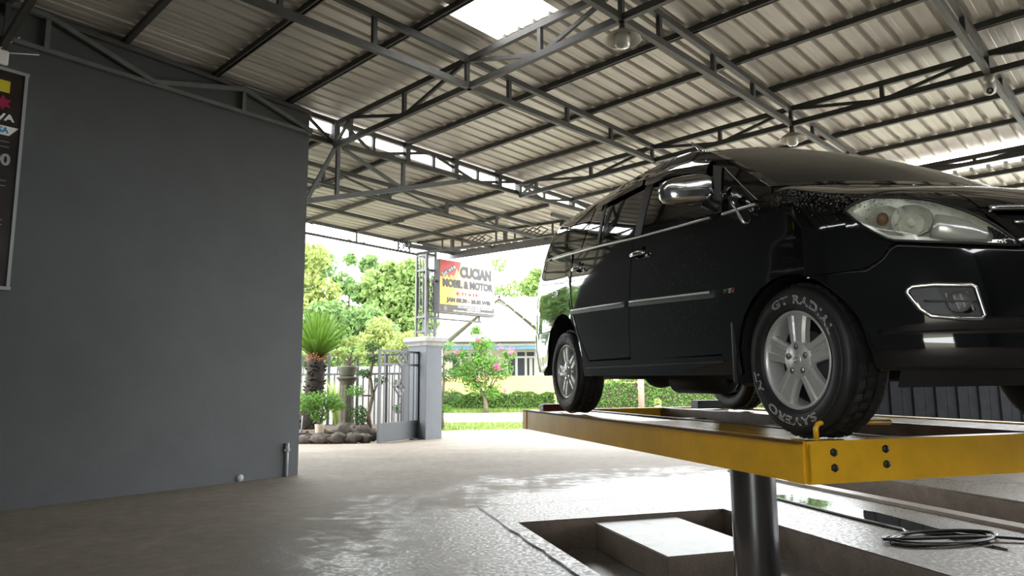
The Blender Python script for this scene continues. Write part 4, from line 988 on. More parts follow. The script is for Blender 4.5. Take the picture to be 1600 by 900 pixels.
# wheels
def wheel(x, sg, rot, letters=True):
    T = FC @ Matrix.Translation((x, .75 * sg, .3255)) @ (Matrix.Rotation(radians(90), 4, 'X') if sg < 0 else Matrix.Rotation(radians(-90), 4, 'X'))
    w = obj('wheel', _tyre(T), M['rubber'], car)
    mb = MB(T)
    for k in range(38):
        t0 = 2 * pi * k / 38
        for h, wd, tw, sk in ((.092, .036, .034, 0), (-.092, .036, .034, .5), (.047, .030, .030, .5), (-.047, .030, .030, 0), (0, .036, .032, .25)):
            t = t0 + sk * 2 * pi / 38; R = Matrix.Rotation(t, 3, 'Z') @ Matrix.Rotation(radians(8 if abs(h) > .09 else 0) * (1 if h > 0 else -1) , 3, 'Y')
            r = .3185 if abs(h) < .06 else .314
            mb.box(R @ Vector((r, 0, h)), (.014, tw, wd), R)
    tag(obj('tread_blocks', mb, M['rubber'], w), kind='stuff')
    mb = MB(T); mb.lathe([(.2125, .080), (.2135, .094), (.2085, .099), (.200, .094), (.194, .080), (.187, .030), (.182, -.07), (.186, -.085)], 56)
    rim = obj('rim', mb, M['alloy'], w)
    mb = MB(T); mb.lathe([(0, .012), (.1835, .012)], 40); obj('wheel_back', mb, M['gap'], w); mb = MB(T); mb.lathe([(.02, .020), (.118, .020), (.125, .010)], 40); obj('brake_drum', mb, M['trimg'], w)
    mb = MB(T)
    for k in range(5):
        t = radians(90 + rot + 72 * k); ca, sa = cos(t), sin(t); prof = [(-1, -.036), (-1, -.012), (-.82, 0), (-.34, 0), (-.24, -.007), (.24, -.007), (.34, 0), (.82, 0), (1, -.012), (1, -.036)]
        rr = [(.050, .040, .083), (.085, .043, .086), (.125, .048, .087), (.165, .055, .086), (.200, .066, .084)]
        vs = []; m = len(prof)
        for r, hw, h in rr:
            for f, dh in prof: vs.append((r * ca - f * hw * sa, r * sa + f * hw * ca, h + dh))
        mb.add(vs, [(i * m + j, (i + 1) * m + j, (i + 1) * m + j + 1, i * m + j + 1) for i in range(len(rr) - 1) for j in range(m - 1)])
    sp = obj('spokes', mb, M['alloy'], w); sp['kind'] = 'stuff' if False else 'thing'; del sp['kind']
    mb = MB(T); mb.lathe([(0, .0885), (.076, .0885), (.082, .080), (.084, .055)], 40); obj('hub', mb, M['alloy'], w)
    for k in range(5):
        t = radians(90 + rot + 72 * k); c = (.0565 * cos(t), .0565 * sin(t), 0)
        mb = MB(T); mb.lathe([(.0145, .0895), (.0135, .0893), (.0125, .0888)], 14, None, c); mb.lathe([(0, .0892), (.0135, .0892)], 14, None, c); mb2 = MB(T); mb2.lathe([(0, .0925), (.007, .0925), (.0095, .0905), (.0095, .089)], 6, None, c, False)
        obj('lug_recess', mb, M['alloyd'], w); obj('lug_nut', mb2, M['chrome'], w)
    mb = MB(T); mb.lathe([(0, .0935), (.024, .0935), (.0275, .0915), (.029, .088)], 24); obj('hub_cap', mb, M['alloy'], w)
    mb = MB(T)
    for rx_, ry_, dy in ((.018, .0125, 0), (.0055, .0122, 0), (.0115, .005, .0065)): mb.tube([(rx_ * cos(2 * pi * k / 20), dy + ry_ * sin(2 * pi * k / 20), .0942) for k in range(21)], .0012, 4, False)
    obj('hub_emblem', mb, M['chrome'], w)
    if letters:
        mb = MB(T)
        for txt, th0, th1, sz in (('GT RADIAL', 116, 22, .052), ('SAVERO', -62, -132, .050), ('A/T', -148, -170, .044)):
            vs, fs = text_mesh(txt, sz, 0, .0013, 0, 'LEFT', 1.08)
            x0 = min(v.x for v in vs); x1 = max(v.x for v in vs); R = .2585; out = []
            for v in vs:
                a = radians(th0 + (th1 - th0) * (v.x - x0) / (x1 - x0)); r = R + v.y * .95; out.append((r * cos(a), r * sin(a), sidewall(r) + v.z))
            mb.add(out, fs)
        tag(obj('tyre_lettering', mb, M['letter'], w), label='white outlined raised lettering around the tyre wall', kind='stuff')
    return w
SW = [(.2045, .074), (.213, .096), (.235, .106), (.262, .1115), (.290, .108), (.305, .102), (.3135, .095), (.316, .085), (.3165, .05), (.3165, 0)]
def sidewall(r): return ip(r, [p[0] for p in SW[:7]], [p[1] for p in SW[:7]]) + .0006
def _tyre(T):
    mb = MB(T); pr = SW + [(r, -h) for r, h in SW[-2::-1]]; mb.lathe(pr, 64)
    mb.lathe([(.283, .1088), (.284, .1108), (.2865, .1108), (.288, .1085)], 64); mb.lathe([(.222, .1005), (.2235, .1035), (.2265, .1045), (.228, .1035)], 64); return mb
wheel(0, -1, 0); wheel(-2.73, -1, 14); wheel(0, 1, 30, False); wheel(-2.73, 1, 50, False)
# ------------------------------------------------------------------ yellow hydraulic lift
lift = empty('hydraulic_lift', FL @ Matrix.Translation((-1.8, .975, 0)), 'yellow steel drive-on car lift standing on one thick steel cylinder', 'car lift')
LW, LL, LH = 1.95, 3.67, .165
def chan(name, p, q, side, mt, par=None, h=LH, z1=LIFT_Z):
    """C-section beam: web on the outer face with two flanges; side = outward normal in the lift's plane"""
    p, q, n = Vector((*p, 0)), Vector((*q, 0)), Vector((*side, 0)); mb = MB(FL)
    zc_ = z1 - h / 2
    mb.beam(p + Vector((0, 0, zc_)), q + Vector((0, 0, zc_)), .012, h)
    for z in (z1 - .007, z1 - h + .006): mb.beam(p - n * .03 + Vector((0, 0, z)), q - n * .03 + Vector((0, 0, z)), .075, .012)
    return obj(name, mb, mt, par or lift)
chan('side_beam', (-LL, .006), (0, .006), (0, -1), M['yellow']); chan('side_beam', (-LL, LW - .006), (0, LW - .006), (0, 1), M['yellow'])
chan('front_beam', (-.006, .0), (-.006, LW), (1, 0), M['yellow']); chan('rear_beam', (-LL + .006, .0), (-LL + .006, LW), (-1, 0), M['yellow'])
# corner end plates and deck lips
for x, y in ((-LL + .05, -.003), (-.07, -.003)):
    box_obj('corner_plate', (x, y, LIFT_Z - LH / 2), (.10, .008, LH + .002), M['yellow'], lift, T=FL)
mb = MB(FL); mb.box((-LL / 2 + .03, -.012, LIFT_Z - .006), (LL - .10, .018, .012)); obj('deck_lip', mb, M['rust'], lift)
for y0 in (.075, LW - .075 - .47):
    mb = MB(FL); mb.box((-LL / 2, y0 + .215, LIFT_Z - .020), (LL - .03, .50, .010)); dk = obj('runway_plate', mb, M['yellowd'], lift)
    for k in range(14):
        mb = MB(FL); mb.beam((-LL / 2 + .1, y0 + .01 + .032 * k, LIFT_Z - .0125), (-.04, y0 + .01 + .032 * k, LIFT_Z - .0125), .011, .007); obj('tread_bar', mb, M['yellowd'], dk)
    inner = y0 + .46 if y0 < .5 else y0 - .03
    mb = MB(FL); mb.beam((-LL + .02, inner, LIFT_Z - .055), (-.02, inner, LIFT_Z - .055), .05, .10); obj('inner_rail', mb, M['dsteel'], lift)
for x in (-LL + .75, -1.83, -.75):
    mb = MB(FL); mb.beam((x, .02, LIFT_Z - .11), (x, LW - .02, LIFT_Z - .11), .10, .09); obj('cross_beam', mb, M['dsteel'], lift)
mb = MB(FL); mb.lathe([(.0, LIFT_Z - .165), (.20, LIFT_Z - .165), (.20, LIFT_Z - .15), (0, LIFT_Z - .15)], 28, None, (-1.78, 1.0, 0)); obj('top_flange', mb, M['dsteel'], lift)
mb = MB(FL); mb.lathe([(0, -.27), (.145, -.27), (.145, LIFT_Z - .165), (0, LIFT_Z - .165)], 48, None, (-1.78, 1.0, 0)); cy = obj('lift_cylinder', mb, M['ram'], lift); autosmooth(cy)
mb = MB(FL); mb.lathe([(.15, -.268), (.21, -.268), (.21, -.235), (.15, -.235)], 32, None, (-1.78, 1.0, 0), False); obj('cylinder_collar', mb, M['dsteel'], lift)
for y, z in ((.12, -.045), (.12, -.105), (.375, -.04), (.375, -.100)):
    mb = MB(FL); mb.lathe([(0, .012), (.012, .012), (.016, .008), (.0165, 0)], 6, Matrix.Rotation(radians(90), 3, 'Y'), (0, y, LIFT_Z + z)); obj('bolt', mb, M['trim'], lift)
mb = MB(FL); zz = LIFT_Z; mb.tube([(-.06, .095, zz - .01), (-.06, .095, zz + .045), (-.058, .105, zz + .062), (-.055, .125, zz + .068), (-.05, .30, zz + .066), (-.05, .46, zz + .062)], .011, 8); tag(obj('wheel_stop_rod', mb, M['yellow'], lift), label='bent yellow rod stopping the front wheel')
# red block wedged behind the near rear wheel, black one on the far side
mb = MB(FL); mb.box((-3.40, .17, LIFT_Z + .024), (.10, .19, .060)); obj('wheel_chock', mb, M['dred'], None, 'dark red block on the lift deck behind the near rear wheel', 'chock', bevel=.004)
mb = MB(FL); mb.box((-3.36, 1.70, LIFT_Z + .030), (.12, .32, .074)); obj('wheel_chock', mb, M['trim'], None, 'black block on the far runway of the lift behind the far rear wheel', 'chock', bevel=.004)
# hose lying on the wet slab
def fl(x, y, z): w = FL @ Vector((x, y, 0)); return Vector((w.x, w.y, ground_z(w.y) + z))
pts = [fl(-4.6, 3.0, .012), fl(-4.0, 2.99, .012), fl(-3.3, 2.965, .012), fl(-2.8, 2.955, .012), fl(-2.45, 2.98, .012)]
for k in range(46):
    t = k / 46 * 2 * pi * 2.1 - .5; rr = .30 + .03 * sin(1.7 * t); pts.append(fl(-2.17 + rr * .62 * sin(t) + .0 , 2.98 + rr * 1.65 * -cos(t), .014 + .006 * (k // 16) * 1.4))
pts += [fl(-2.05, 3.3, .03), fl(-1.9, 3.55, .02), fl(-1.75, 3.78, .014), fl(-1.55, 4.3 - .5, .014), fl(-1.1, 3.75, .014), fl(-.5, 3.6, .014)]
def smooth(p, it=2):
    for _ in range(it):
        q = [p[0]]
        for a, b in zip(p, p[1:]): q += [a.lerp(b, .25), a.lerp(b, .75)]
        p = q + [p[-1]]
    return p
mb = MB(); mb.tube(smooth(pts, 1), .0125, 7); obj('hose', mb, M['hose'], None, 'black rubber hose coiled on the wet slab right of the lift cylinder', 'hose')
# price board and the small box above it
def fw(x, y, z): return FW @ Vector((x, y, z))
pb = empty('price_board', FW @ Matrix.Translation((-.72, -.03, 3.4)), 'tall black price board in a silver frame at the left edge of the wall', 'sign')
pc = (-.72, 3.435); pw, ph = 1.20, 2.34
mb = MB(FW); mb.box((pc[0], -.022, pc[1]), (pw, .03, ph)); obj('panel', mb, M['pboard'], pb)
for c, d in (((pc[0], -.03, pc[1] + ph / 2), (pw + .05, .05, .035)), ((pc[0], -.03, pc[1] - ph / 2), (pw + .05, .05, .035)), ((pc[0] + pw / 2, -.03, pc[1]), (.03, .05, ph)), ((pc[0] - pw / 2, -.03, pc[1]), (.03, .05, ph))):
    mb = MB(FW); mb.box(c, d); obj('frame', mb, M['chrome'] if False else M['pvc'], pb)
def onb(x, z, d=.0425): return FW @ Matrix.Translation((x, -d, z)) @ Matrix.Rotation(radians(90), 4, 'X')
RX_ = pc[0] + pw / 2 - .05
def ptext(txt, z, size, mt, x=RX_ - .03, bold=.004, sxx=1.0): flat_text(txt, size, onb(x, z), mt, 'lettering', pb, .001, bold, 'RIGHT', 1.0, sx_=sxx)
box_obj('yellow_print', (RX_ - .16, -.038, 4.42), (.14, .003, .13), mat('board_yellow', (.62, .50, .03), .4), pb, T=FW)
mb = MB(FW); mb.prism([(r * cos(a) + RX_ - .14, r * sin(a) + 4.24) for r, a in [(.085 if k % 2 == 0 else .045, pi / 2 + k * pi / 6) for k in range(12)]], lambda x, y, w: Vector((x, -.038 - w, y)), .002); tag(obj('red_star', mb, mat('board_crimson', (.32, .01, .06), .4), pb), label='crimson star print')
ptext('VA', 4.08, .10, M['white'], RX_ - .03, .004, 1.25)
mb = MB(FW); mb.prism([(RX_ - .42, 3.89), (RX_ - .06, 3.89), (RX_ + .02, 3.99), (RX_ - .42, 3.99)], lambda x, y, w: Vector((x, -.038 - w, y)), .002); obj('white_ribbon', mb, M['white'], pb)
ptext('ASA', 3.94, .085, mat('board_blue', (.03, .22, .45), .4), RX_ - .07, .003)
for z, tx, sz in ((3.62, '00', .17), (3.10, '0', .15), (2.80, '0', .15), (2.66, '0', .13)): ptext(tx, z, sz, M['pvc'], RX_ - .10 if z < 3.5 else RX_ - .03, .006)
ptext('R', 2.41, .15, mat('board_gold', (.60, .50, .06), .4), RX_ - .10, .008)
for z in (3.82, 3.765, 3.40, 3.345, 2.98, 2.93, 2.56): box_obj('rule_line', (RX_ - .45, -.038, z), (.8, .002, .006), M['pvc'], pb, T=FW)
rt = empty('wireless_router', FW @ Matrix.Translation((-.42, -.05, 4.68)), 'small cream box with thin aerials fixed above the price board', 'router')
mb = MB(FW); mb.box((-.47, -.05, 4.725), (.34, .05, .165)); obj('housing', mb, M['white'], rt, bevel=.02)
for p, q in (((-.36, -.04, 4.78), (-.03, -.06, 4.87)), ((-.42, -.04, 4.78), (-.22, -.06, 5.0))):
    mb = MB(FW); mb.tube([p, q], [.008, .006], 6); obj('aerial', mb, M['white'], rt)
# ------------------------------------------------------------------ gate, pillar, lattice column, sign
def gz(y): return ground_z(y)
PCx, PCy = -2.33, 18.7
FP = Matrix((AV, BV, (0, 0, 1))).transposed().to_4x4(); FP.translation = (PCx, PCy, 0)
pil = empty('gate_pillar', FP @ Matrix.Translation((0, 0, -.22)), 'square grey painted gate pillar with a moulded pale cap', 'pillar')
mb = MB(FP); mb.box((0, 0, 1.0), (.54, .76, 2.46)); obj('shaft', mb, M['pillar'], pil, bevel=.01)
mb = MB(FP); vs = []; pr = [(0, 2.22), (.03, 2.24), (.05, 2.30), (.10, 2.36), (.10, 2.45), (.08, 2.47)]
for e, z in pr: vs += [(sx_ * (.27 + e), sy_ * (.38 + e), z) for sx_, sy_ in ((-1, -1), (1, -1), (1, 1), (-1, 1))]
mb.add(vs, [(i * 4 + k, i * 4 + (k + 1) % 4, (i + 1) * 4 + (k + 1) % 4, (i + 1) * 4 + k) for i in range(len(pr) - 1) for k in range(4)] + [tuple(range(20, 24))]); obj('pillar_cap', mb, M['cap'], pil)
# pots of clipped plants on the cap are tiny green domes
lc = empty('lattice_column', FP @ Matrix.Translation((0, 0, 2.47)), 'open steel lattice column standing on the gate pillar under the canopy', 'column')
ha, hb_ = .15, .21; zt = 4.78
for x, y in ((-ha, -hb_), (ha, -hb_), (ha, hb_), (-ha, hb_)):
    mb = MB(FP); mb.beam((x, y, 2.47), (x, y, zt), .06, .06); obj('leg', mb, M['steel2'], lc)
for z in (2.62, 3.02, 4.28, 4.70):
    for p, q in (((-ha, -hb_), (ha, -hb_)), ((ha, -hb_), (ha, hb_)), ((ha, hb_), (-ha, hb_)), ((-ha, hb_), (-ha, -hb_))):
        mb = MB(FP); mb.beam((*p, z), (*q, z), .045, .055); obj('rung', mb, M['steel2'], lc)
for y in (-.07, .07):
    for x in (-ha, ha): mb = MB(FP); mb.beam((x, y, 2.62), (x, y, zt), .022, .022); obj('bar', mb, M['steel2'], lc)
for y0 in (-hb_ , hb_):
    mb = MB(FP)
    for x in (-.09, .09): mb.beam((x, y0, 3.15), (x, y0, 4.12), .02, .02)
    for z in (3.15, 4.12): mb.beam((-.09, y0, z), (.09, y0, z), .02, .02)
    for c in (3.36, 3.63, 3.90):
        P = [(.075, c), (0, c + .125), (-.075, c), (0, c - .125)]
        for i in range(4): mb.beam((P[i][0], y0, P[i][1]), (P[(i + 1) % 4][0], y0, P[(i + 1) % 4][1]), .016, .016)
    o = obj('ornament', mb, M['steel'], lc)
FS = Matrix((AV, (0, 0, 1), -BV)).transposed().to_4x4(); FS.translation = (-1.93, 18.40, 3.12)
SW_, SH_ = 2.05, 1.45
sg = empty('shop_sign', FS @ Matrix.Translation((1, 0, -.1)), 'yellow and white box sign on a bracket beside the lattice column reading the washing hours', 'sign')
mb = MB(FS); mb.box((SW_ / 2, SH_ / 2, -.125), (SW_, SH_, .22)); obj('casing', mb, M['sgrey'], sg)
mb = MB(FS); mb.box((SW_ / 2, SH_ / 2, -.012), (SW_ - .03, SH_ - .03, .02)); obj('printed_face', mb, M['sprint'], sg)
def poly_on(par, name, pts, mt, d=.0, th=.004, label=None):
    mb = MB(FS); n = len(pts); mb.add([(x * SW_, (1 - y) * SH_, d) for x, y in pts] + [(x * SW_, (1 - y) * SH_, d + th) for x, y in pts], [tuple(range(n, 2 * n))[::-1]] + [(i, (i + 1) % n, (i + 1) % n + n, i + n) for i in range(n)])
    o = obj(name, mb, mt, par); 
    if label: o['label'] = label
    return o
poly_on(sg, 'red_corner', [(.012, .02), (.37, .02), (.35, .10), (.33, .22), (.30, .13), (.27, .24), (.24, .30), (.20, .26), (.17, .34), (.13, .27), (.09, .33), (.05, .28), (.012, .34)][::-1], M['red'], -.001, label='red flame-edged corner of the sign')
poly_on(sg, 'dark_band', [(.012, .84), (.985, .84), (.985, .985), (.012, .985)][::-1], M['sband'], -.001, label='dark band along the bottom of the sign')
def fit_text(txt, x0, x1, yt, yb, mt, name, bold=.0, ext=.006, rot=0.0, outline=None, d=.002):
    vs, fs = text_mesh(txt, 1.0, .02, 0, bold)
    a0, a1 = min(v.x for v in vs), max(v.x for v in vs); b0, b1 = min(v.y for v in vs), max(v.y for v in vs)
    X0, X1, Y0, Y1 = x0 * SW_, x1 * SW_, (1 - yb) * SH_, (1 - yt) * SH_; cx, cy = (X0 + X1) / 2, (Y0 + Y1) / 2; out = []
    for v in vs:
        x = (v.x - (a0 + a1) / 2) / (a1 - a0) * (X1 - X0); y = (v.y - (b0 + b1) / 2) / (b1 - b0) * (Y1 - Y0)
        out.append((cx + x * cos(rot) - y * sin(rot), cy + x * sin(rot) + y * cos(rot), d + (ext if v.z > 0 else 0)))
    mb = MB(FS); mb.add(out, fs); return obj(name, mb, mt, sg)
fit_text('CUCIAN', .355, .93, .085, .31, M['tgrey'], 'lettering', .07)
fit_text('MOBIL & MOTOR', .055, .965, .355, .515, M['tgrey'], 'lettering', .06)
fit_text('JAM 08.30 - 20.00 WIB', .12, .915, .70, .81, M['tgrey'], 'lettering', .05)
bx = [(.02, .27), (.25, .085), (.275, .145), (.045, .335)]
poly_on(sg, 'banner', bx[::-1], M['swhite'], .004)
fit_text('HYDROLIC', .02, .275, .165, .255, M['tgrey'], 'lettering', .02, .004, radians(30), None, .009)
for i, (x, w) in enumerate(((.315, .055), (.405, .028), (.455, .028), (.53, .045), (.60, .03), (.655, .045))):     # small worn red marks, too blurred to read
    pts = [(x + w / 2 * cos(2 * pi * k / 14), .618 + w * .62 * sin(2 * pi * k / 14)) for k in range(14)] if i in (0, 3) else [(x - w / 2, .585), (x + w / 2, .585), (x + w / 2 * .5, .65), (x - w / 2 * .6, .65)]
    poly_on(sg, 'red_mark', pts[::-1], M['red'], -.001)
mb = MB(FS); mb.lathe([(.052, 0), (.060, .005), (.068, 0)], 24, None, (.10 * SW_, .088 * SH_, .003)); mb.lathe([(0, .002), (.03, .002)], 6, None, (.10 * SW_, .088 * SH_, .003)); obj('round_emblem', mb, M['pvc'], sg)
for y, x0, x1 in ((.868, .32, .95), (.905, .48, .72), (.945, .24, .97)):                       # lines of small print, too blurred to read
    rg = random.Random(int(y * 100)); x = x0
    while x < x1 - .01:
        w = rg.uniform(.02, .07); w = min(w, x1 - x); poly_on(sg, 'small_print', [(x, y - .011), (x + w, y - .011), (x + w, y + .011), (x, y + .011)][::-1], M['swhite'], .003, .001); x += w + .012
mb = MB(FS); mb.beam((-.22, -.16, -.12), (1.62, -.16, -.12), .045, .045, (0, 1, 0)); obj('bracket_arm', mb, M['steel'], sg)
for x in (.06, 1.55): mb = MB(FS); mb.beam((x, -.16, -.12), (x, .01, -.12), .04, .04, (0, 0, 1)); obj('bracket_stub', mb, M['steel'], sg)
mb = MB(FS); mb.beam((-.2, .85, -.12), (.01, .85, -.12), .05, .05, (0, 1, 0)); obj('bracket_arm', mb, M['steel'], sg)
# gate leaf standing open
G0, G1 = Vector((-3.22, 16.95, 0)), Vector((-2.48, 18.45, 0)); GD = (G1 - G0).normalized(); GL = (G1 - G0).length
FGt = Matrix((GD, Vector((-GD.y, GD.x, 0)), (0, 0, 1))).transposed().to_4x4(); FGt.translation = (*G0.xy, -.15)
def gate(T, L, H, name, label, solid=.44, orn=True, nb=8):
    g = empty(name, T, label, 'gate'); m = M['gate']
    def bm(n, p, q, w=.045): mb = MB(T); mb.beam(p, q, w, w); return obj(n, mb, m, g)
    for x in (0.02, L - .02): bm('stile', (x, 0, 0), (x, 0, H), .06)
    for z in (.03, solid, H - .36, H - .03): bm('rail', (0, 0, z), (L, 0, z), .05)
    mb = MB(T); mb.box((L / 2, 0, solid / 2 + .02), (L - .06, .02, solid - .06)); obj('kick_panel', mb, m, g)
    for k in range(1, nb):
        x = L * k / nb; bm('bar', (x, 0, solid), (x, 0, H - .36), .024)
    for k in (1, 2, 6, 7): bm('bar', (L * k / 8, 0, H - .36), (L * k / 8, 0, H - .03), .024)
    if orn:
        for cz, r in ((H - .22, .20), (solid + .85, .24)):
            mb = MB(T); P = [(L / 2 + r * (.9 if i % 2 == 0 else 0) * (1 if i == 0 else -1), -.02, cz + r * (1 if i == 1 else -1 if i == 3 else 0) * .85) for i in range(4)]
            for i in range(4): mb.beam(P[i], P[(i + 1) % 4], .03, .03)
            for i in (0, 1): mb.beam([(P[i][k] + P[i + 1][k]) / 2 for k in range(3)], [(P[(i + 2) % 4][k] + P[(i + 3) % 4][k]) / 2 for k in range(3)], .022, .022)
            obj('diamond_ornament', mb, m, g)
    return g
g = gate(FGt, GL, 2.24, 'metal_gate', 'grey metal gate leaf with bars and two diamond ornaments, swung open')
mb = MB(FGt); mb.lathe([(0, -.05), (.055, -.05), (.055, .05), (0, .05)], 14, Matrix.Rotation(radians(90), 3, 'X'), (GL - .25, 0, -.02)); obj('gate_wheel', mb, M['trim'], g)
T2 = Matrix.Translation((-3.05, 19.35, -.16)) @ Matrix.Rotation(radians(52), 4, 'Z')
g2 = gate(T2, .62, 2.38, 'metal_gate', 'narrow folded dark grey gate leaf behind the open one, against the pillar', 2.0, False, 3)
# picket fence and pale wall behind the garden
Fn0, Fn1 = Vector((-6.6, 21.6, 0)), Vector((-2.95, 20.9, 0)); fd_ = (Fn1 - Fn0).normalized(); flen = (Fn1 - Fn0).length
fe = empty('picket_fence', Matrix.Translation(((Fn0 + Fn1) / 2) + Vector((0, 0, -.2))), 'dark grey metal picket fence behind the garden bed', 'fence')
for z in (.02, 1.55, 2.12): mb = MB(); mb.beam(Fn0 + Vector((0, 0, z)), Fn1 + Vector((0, 0, z)), .05, .06); obj('rail', mb, M['gate'], fe)
for k in range(20):
    p = Fn0 + fd_ * (flen * (k + .5) / 20); mb = MB(); mb.beam(p + Vector((0, 0, -.05)), p + Vector((0, 0, 1.55 if k % 5 else 2.12)), .05 if k % 5 else .07, .03 if k % 5 else .07); obj('picket', mb, M['gate'], fe)
for k in range(1, 20, 3):
    p = Fn0 + fd_ * (flen * k / 20); mb = MB(); mb.beam(p + Vector((0, 0, 1.55)), p + Vector((0, 0, 2.12)), .03, .03); obj('picket', mb, M['gate'], fe)
mb = MB(); mb.beam((-9.5, 22.6, .78), (-3.3, 22.3, .78), .12, 2.05); tag(obj('boundary_wall', mb, M['pale']), 'pale plastered boundary wall seen between the fence pickets', 'wall')
# ------------------------------------------------------------------ garden
mb = MB(); rg = random.Random(5)
def bedp(u, v):
    a = Vector((-6.9, 17.6, 0)).lerp(Vector((-3.35, 17.55, 0)), u); b = Vector((-8.2, 21.4, 0)).lerp(Vector((-3.35, 20.8, 0)), u); p = a.lerp(b, v)
    return Vector((p.x, p.y, -.235 + .30 * min(1, v * 4, 1) * min(1, (1 - u) * 8 + .1) + .03 * sin(9 * u) * sin(7 * v)))
mb.grid(bedp, 18, 12); tag(obj('garden_soil', mb, M['soil']), 'dark raised soil of the garden bed behind the edging rocks', 'soil', kind='stuff')
rk = [(-6.15, 17.35, .42, .17), (-5.72, 17.25, .34, .16), (-5.35, 17.18, .36, .19), (-4.98, 17.2, .33, .18), (-4.6, 17.12, .38, .22), (-4.22, 17.1, .34, .24), (-3.88, 17.15, .30, .22), (-3.58, 17.25, .26, .20),
      (-4.75, 17.75, .30, .26), (-4.25, 17.8, .42, .34), (-3.8, 17.75, .36, .36), (-5.15, 17.7, .26, .22), (-6.5, 17.6, .3, .2), (-3.55, 17.85, .28, .28), (-4.02, 18.3, .32, .34)]
for i, (x, y, r, h) in enumerate(rk):
    mb = MB(); mb.blob((x, y, gz(y) + h * .52), (r * .75, r * .5, h * .62), 11, 6, .26, seed=i); obj('garden_rock', mb, M['stone'], None, [
    'wide flat rock at the left end of the garden edging beside the charcoal wall', 'second rock of the front edging counted from the charcoal wall', 'rock of the front edging just left of the cream pot', 'rock of the front edging right below the cream pot',
    'long low rock of the front edging right of the cream pot', 'middle rock of the front edging below the pedestal', 'rock of the front edging just left of the open gate leaf', 'last small rock of the front edging touching the open gate leaf',
    'rock behind the front edging left of the pedestal foot', 'large raised rock directly in front of the pedestal foot', 'tallest rock of the bed between pedestal and gate leaf', 'rock tucked behind the cream pot', 'rock in the corner behind the end of the charcoal wall', 'small rock behind the lower corner of the gate leaf', 'rock standing at the foot of the tall cloud tree'][i], 'rock', 'rocks edging the garden bed')
def leaf_pts(c, r, n, shell=.55, rng=RNG):
    d = rng.normal(size=(n, 3)); d /= np.linalg.norm(d, axis=1)[:, None]; k = (shell + (1 - shell) * rng.random(n)) ** .7
    return np.array(c) + d * k[:, None] * np.array(r), d
def leaves(mb, P, D, size, asp=.5, jit=.7, rng=RNG, up=0.0, fold=.15):
    """one folded quad per leaf at P, facing roughly D"""
    n = len(P); N = D + rng.normal(size=(n, 3)) * jit; N[:, 2] += up; N /= np.linalg.norm(N, axis=1)[:, None]
    T = np.cross(N, rng.normal(size=(n, 3))); T /= np.linalg.norm(T, axis=1)[:, None]; Bt = np.cross(N, T)
    s = size * (.65 + .7 * rng.random(n))[:, None]
    a = P - T * s * .5; c = P + T * s * .5; b = P + Bt * s * asp * .5 + N * s * fold; d = P - Bt * s * asp * .5 + N * s * fold
    V = np.stack([a, b, c, d], 1).reshape(-1, 3); base = len(mb.v)
    mb.v += V.tolist(); mb.f += [(base + 4 * i, base + 4 * i + 1, base + 4 * i + 2, base + 4 * i + 3) for i in range(n)]; mb.sm += [False] * n
    return mb
# cycad
cx, cy = -5.42, 19.3; cz = gz(cy)
cyc = empty('cycad', Matrix.Translation((cx, cy, cz)), 'cycad with a thick dark trunk and a fan of feathery green fronds', 'palm')
mb = MB(); pts = [(cx - .18, cy, cz), (cx - .16, cy, cz + .5), (cx - .08, cy, cz + 1.0), (cx, cy, cz + 1.5), (cx + .02, cy, cz + 2.0), (cx + .02, cy, cz + 2.12)]
mb.tube(pts, [.32, .27, .22, .24, .25, .18], 14)
rg = random.Random(2)
for k in range(150):
    z = rg.uniform(.1, 2.0); t = rg.uniform(0, 2 * pi); c = Vector((ip(z, [0, .5, 1, 1.5, 2], [cx - .18, cx - .16, cx - .08, cx, cx + .02]), cy, cz + z)); r = ip(z, [0, .5, 1, 1.5, 2], [.32, .27, .22, .24, .25])
    mb.beam(c + Vector((cos(t) * r * .9, sin(t) * r * .9, 0)), c + Vector((cos(t) * (r + .06), sin(t) * (r + .06), .05)), .06, .03)
obj('trunk', mb, M['dbark'], cyc)
mb = MB()
for k in range(60):
    t = rg.uniform(0, 2 * pi); z = rg.uniform(1.98, 2.25); r = .24 - (z - 1.98) * .35; mb.beam((cx + .02 + cos(t) * r * .7, cy + sin(t) * r * .7, cz + z), (cx + .02 + cos(t) * (r + .09), cy + sin(t) * (r + .09), cz + z + .13), .035, .02)
tag(obj('crown_scales', mb, M['brown'], cyc), label='reddish brown scales below the fronds', kind='stuff')
def frond_mesh(L, droop, seed):
    mb = MB(); rg = random.Random(seed); n = 26; pts = []; ang = radians(8)
    p = Vector((0, 0, 0)); d = Vector((1, 0, 0)); out = []
    for k in range(n + 1):
        u = k / n; a = -droop * u * u; pts.append(p.copy()); p = p + Vector((cos(a), 0, sin(a))) * (L / n)
    mb.tube(pts[::3] + [pts[-1]], [.014] + [.010] * (len(pts[::3]) - 1) + [.004], 4)
    for k in range(3, n):
        u = k / n; l = .20 * sin(pi * min(1, u * .85 + .12)) ** .7; q = pts[k]; dr = (pts[k + 1] - pts[k]).normalized()
        for sgn in (-1, 1):
            for e in (0, .5):
                b = q + dr * (L / n) * e; tip = b + dr * l * .72 + Vector((0, sgn * l * .62, l * .30)); w = dr * .011
                mb.add([b - w, b + w, tip], [(0, 1, 2)])
    return mb
protos = []
for i, (L, dr) in enumerate(((1.35, .25), (1.25, .55), (1.15, .95))):
    o = obj('frond', (lambda m: m)(frond_mesh(L, dr, i)), M['frond'], None); o.location = (0, 0, 0); me = o.data
    protos.append(me); bpy.data.objects.remove(o)
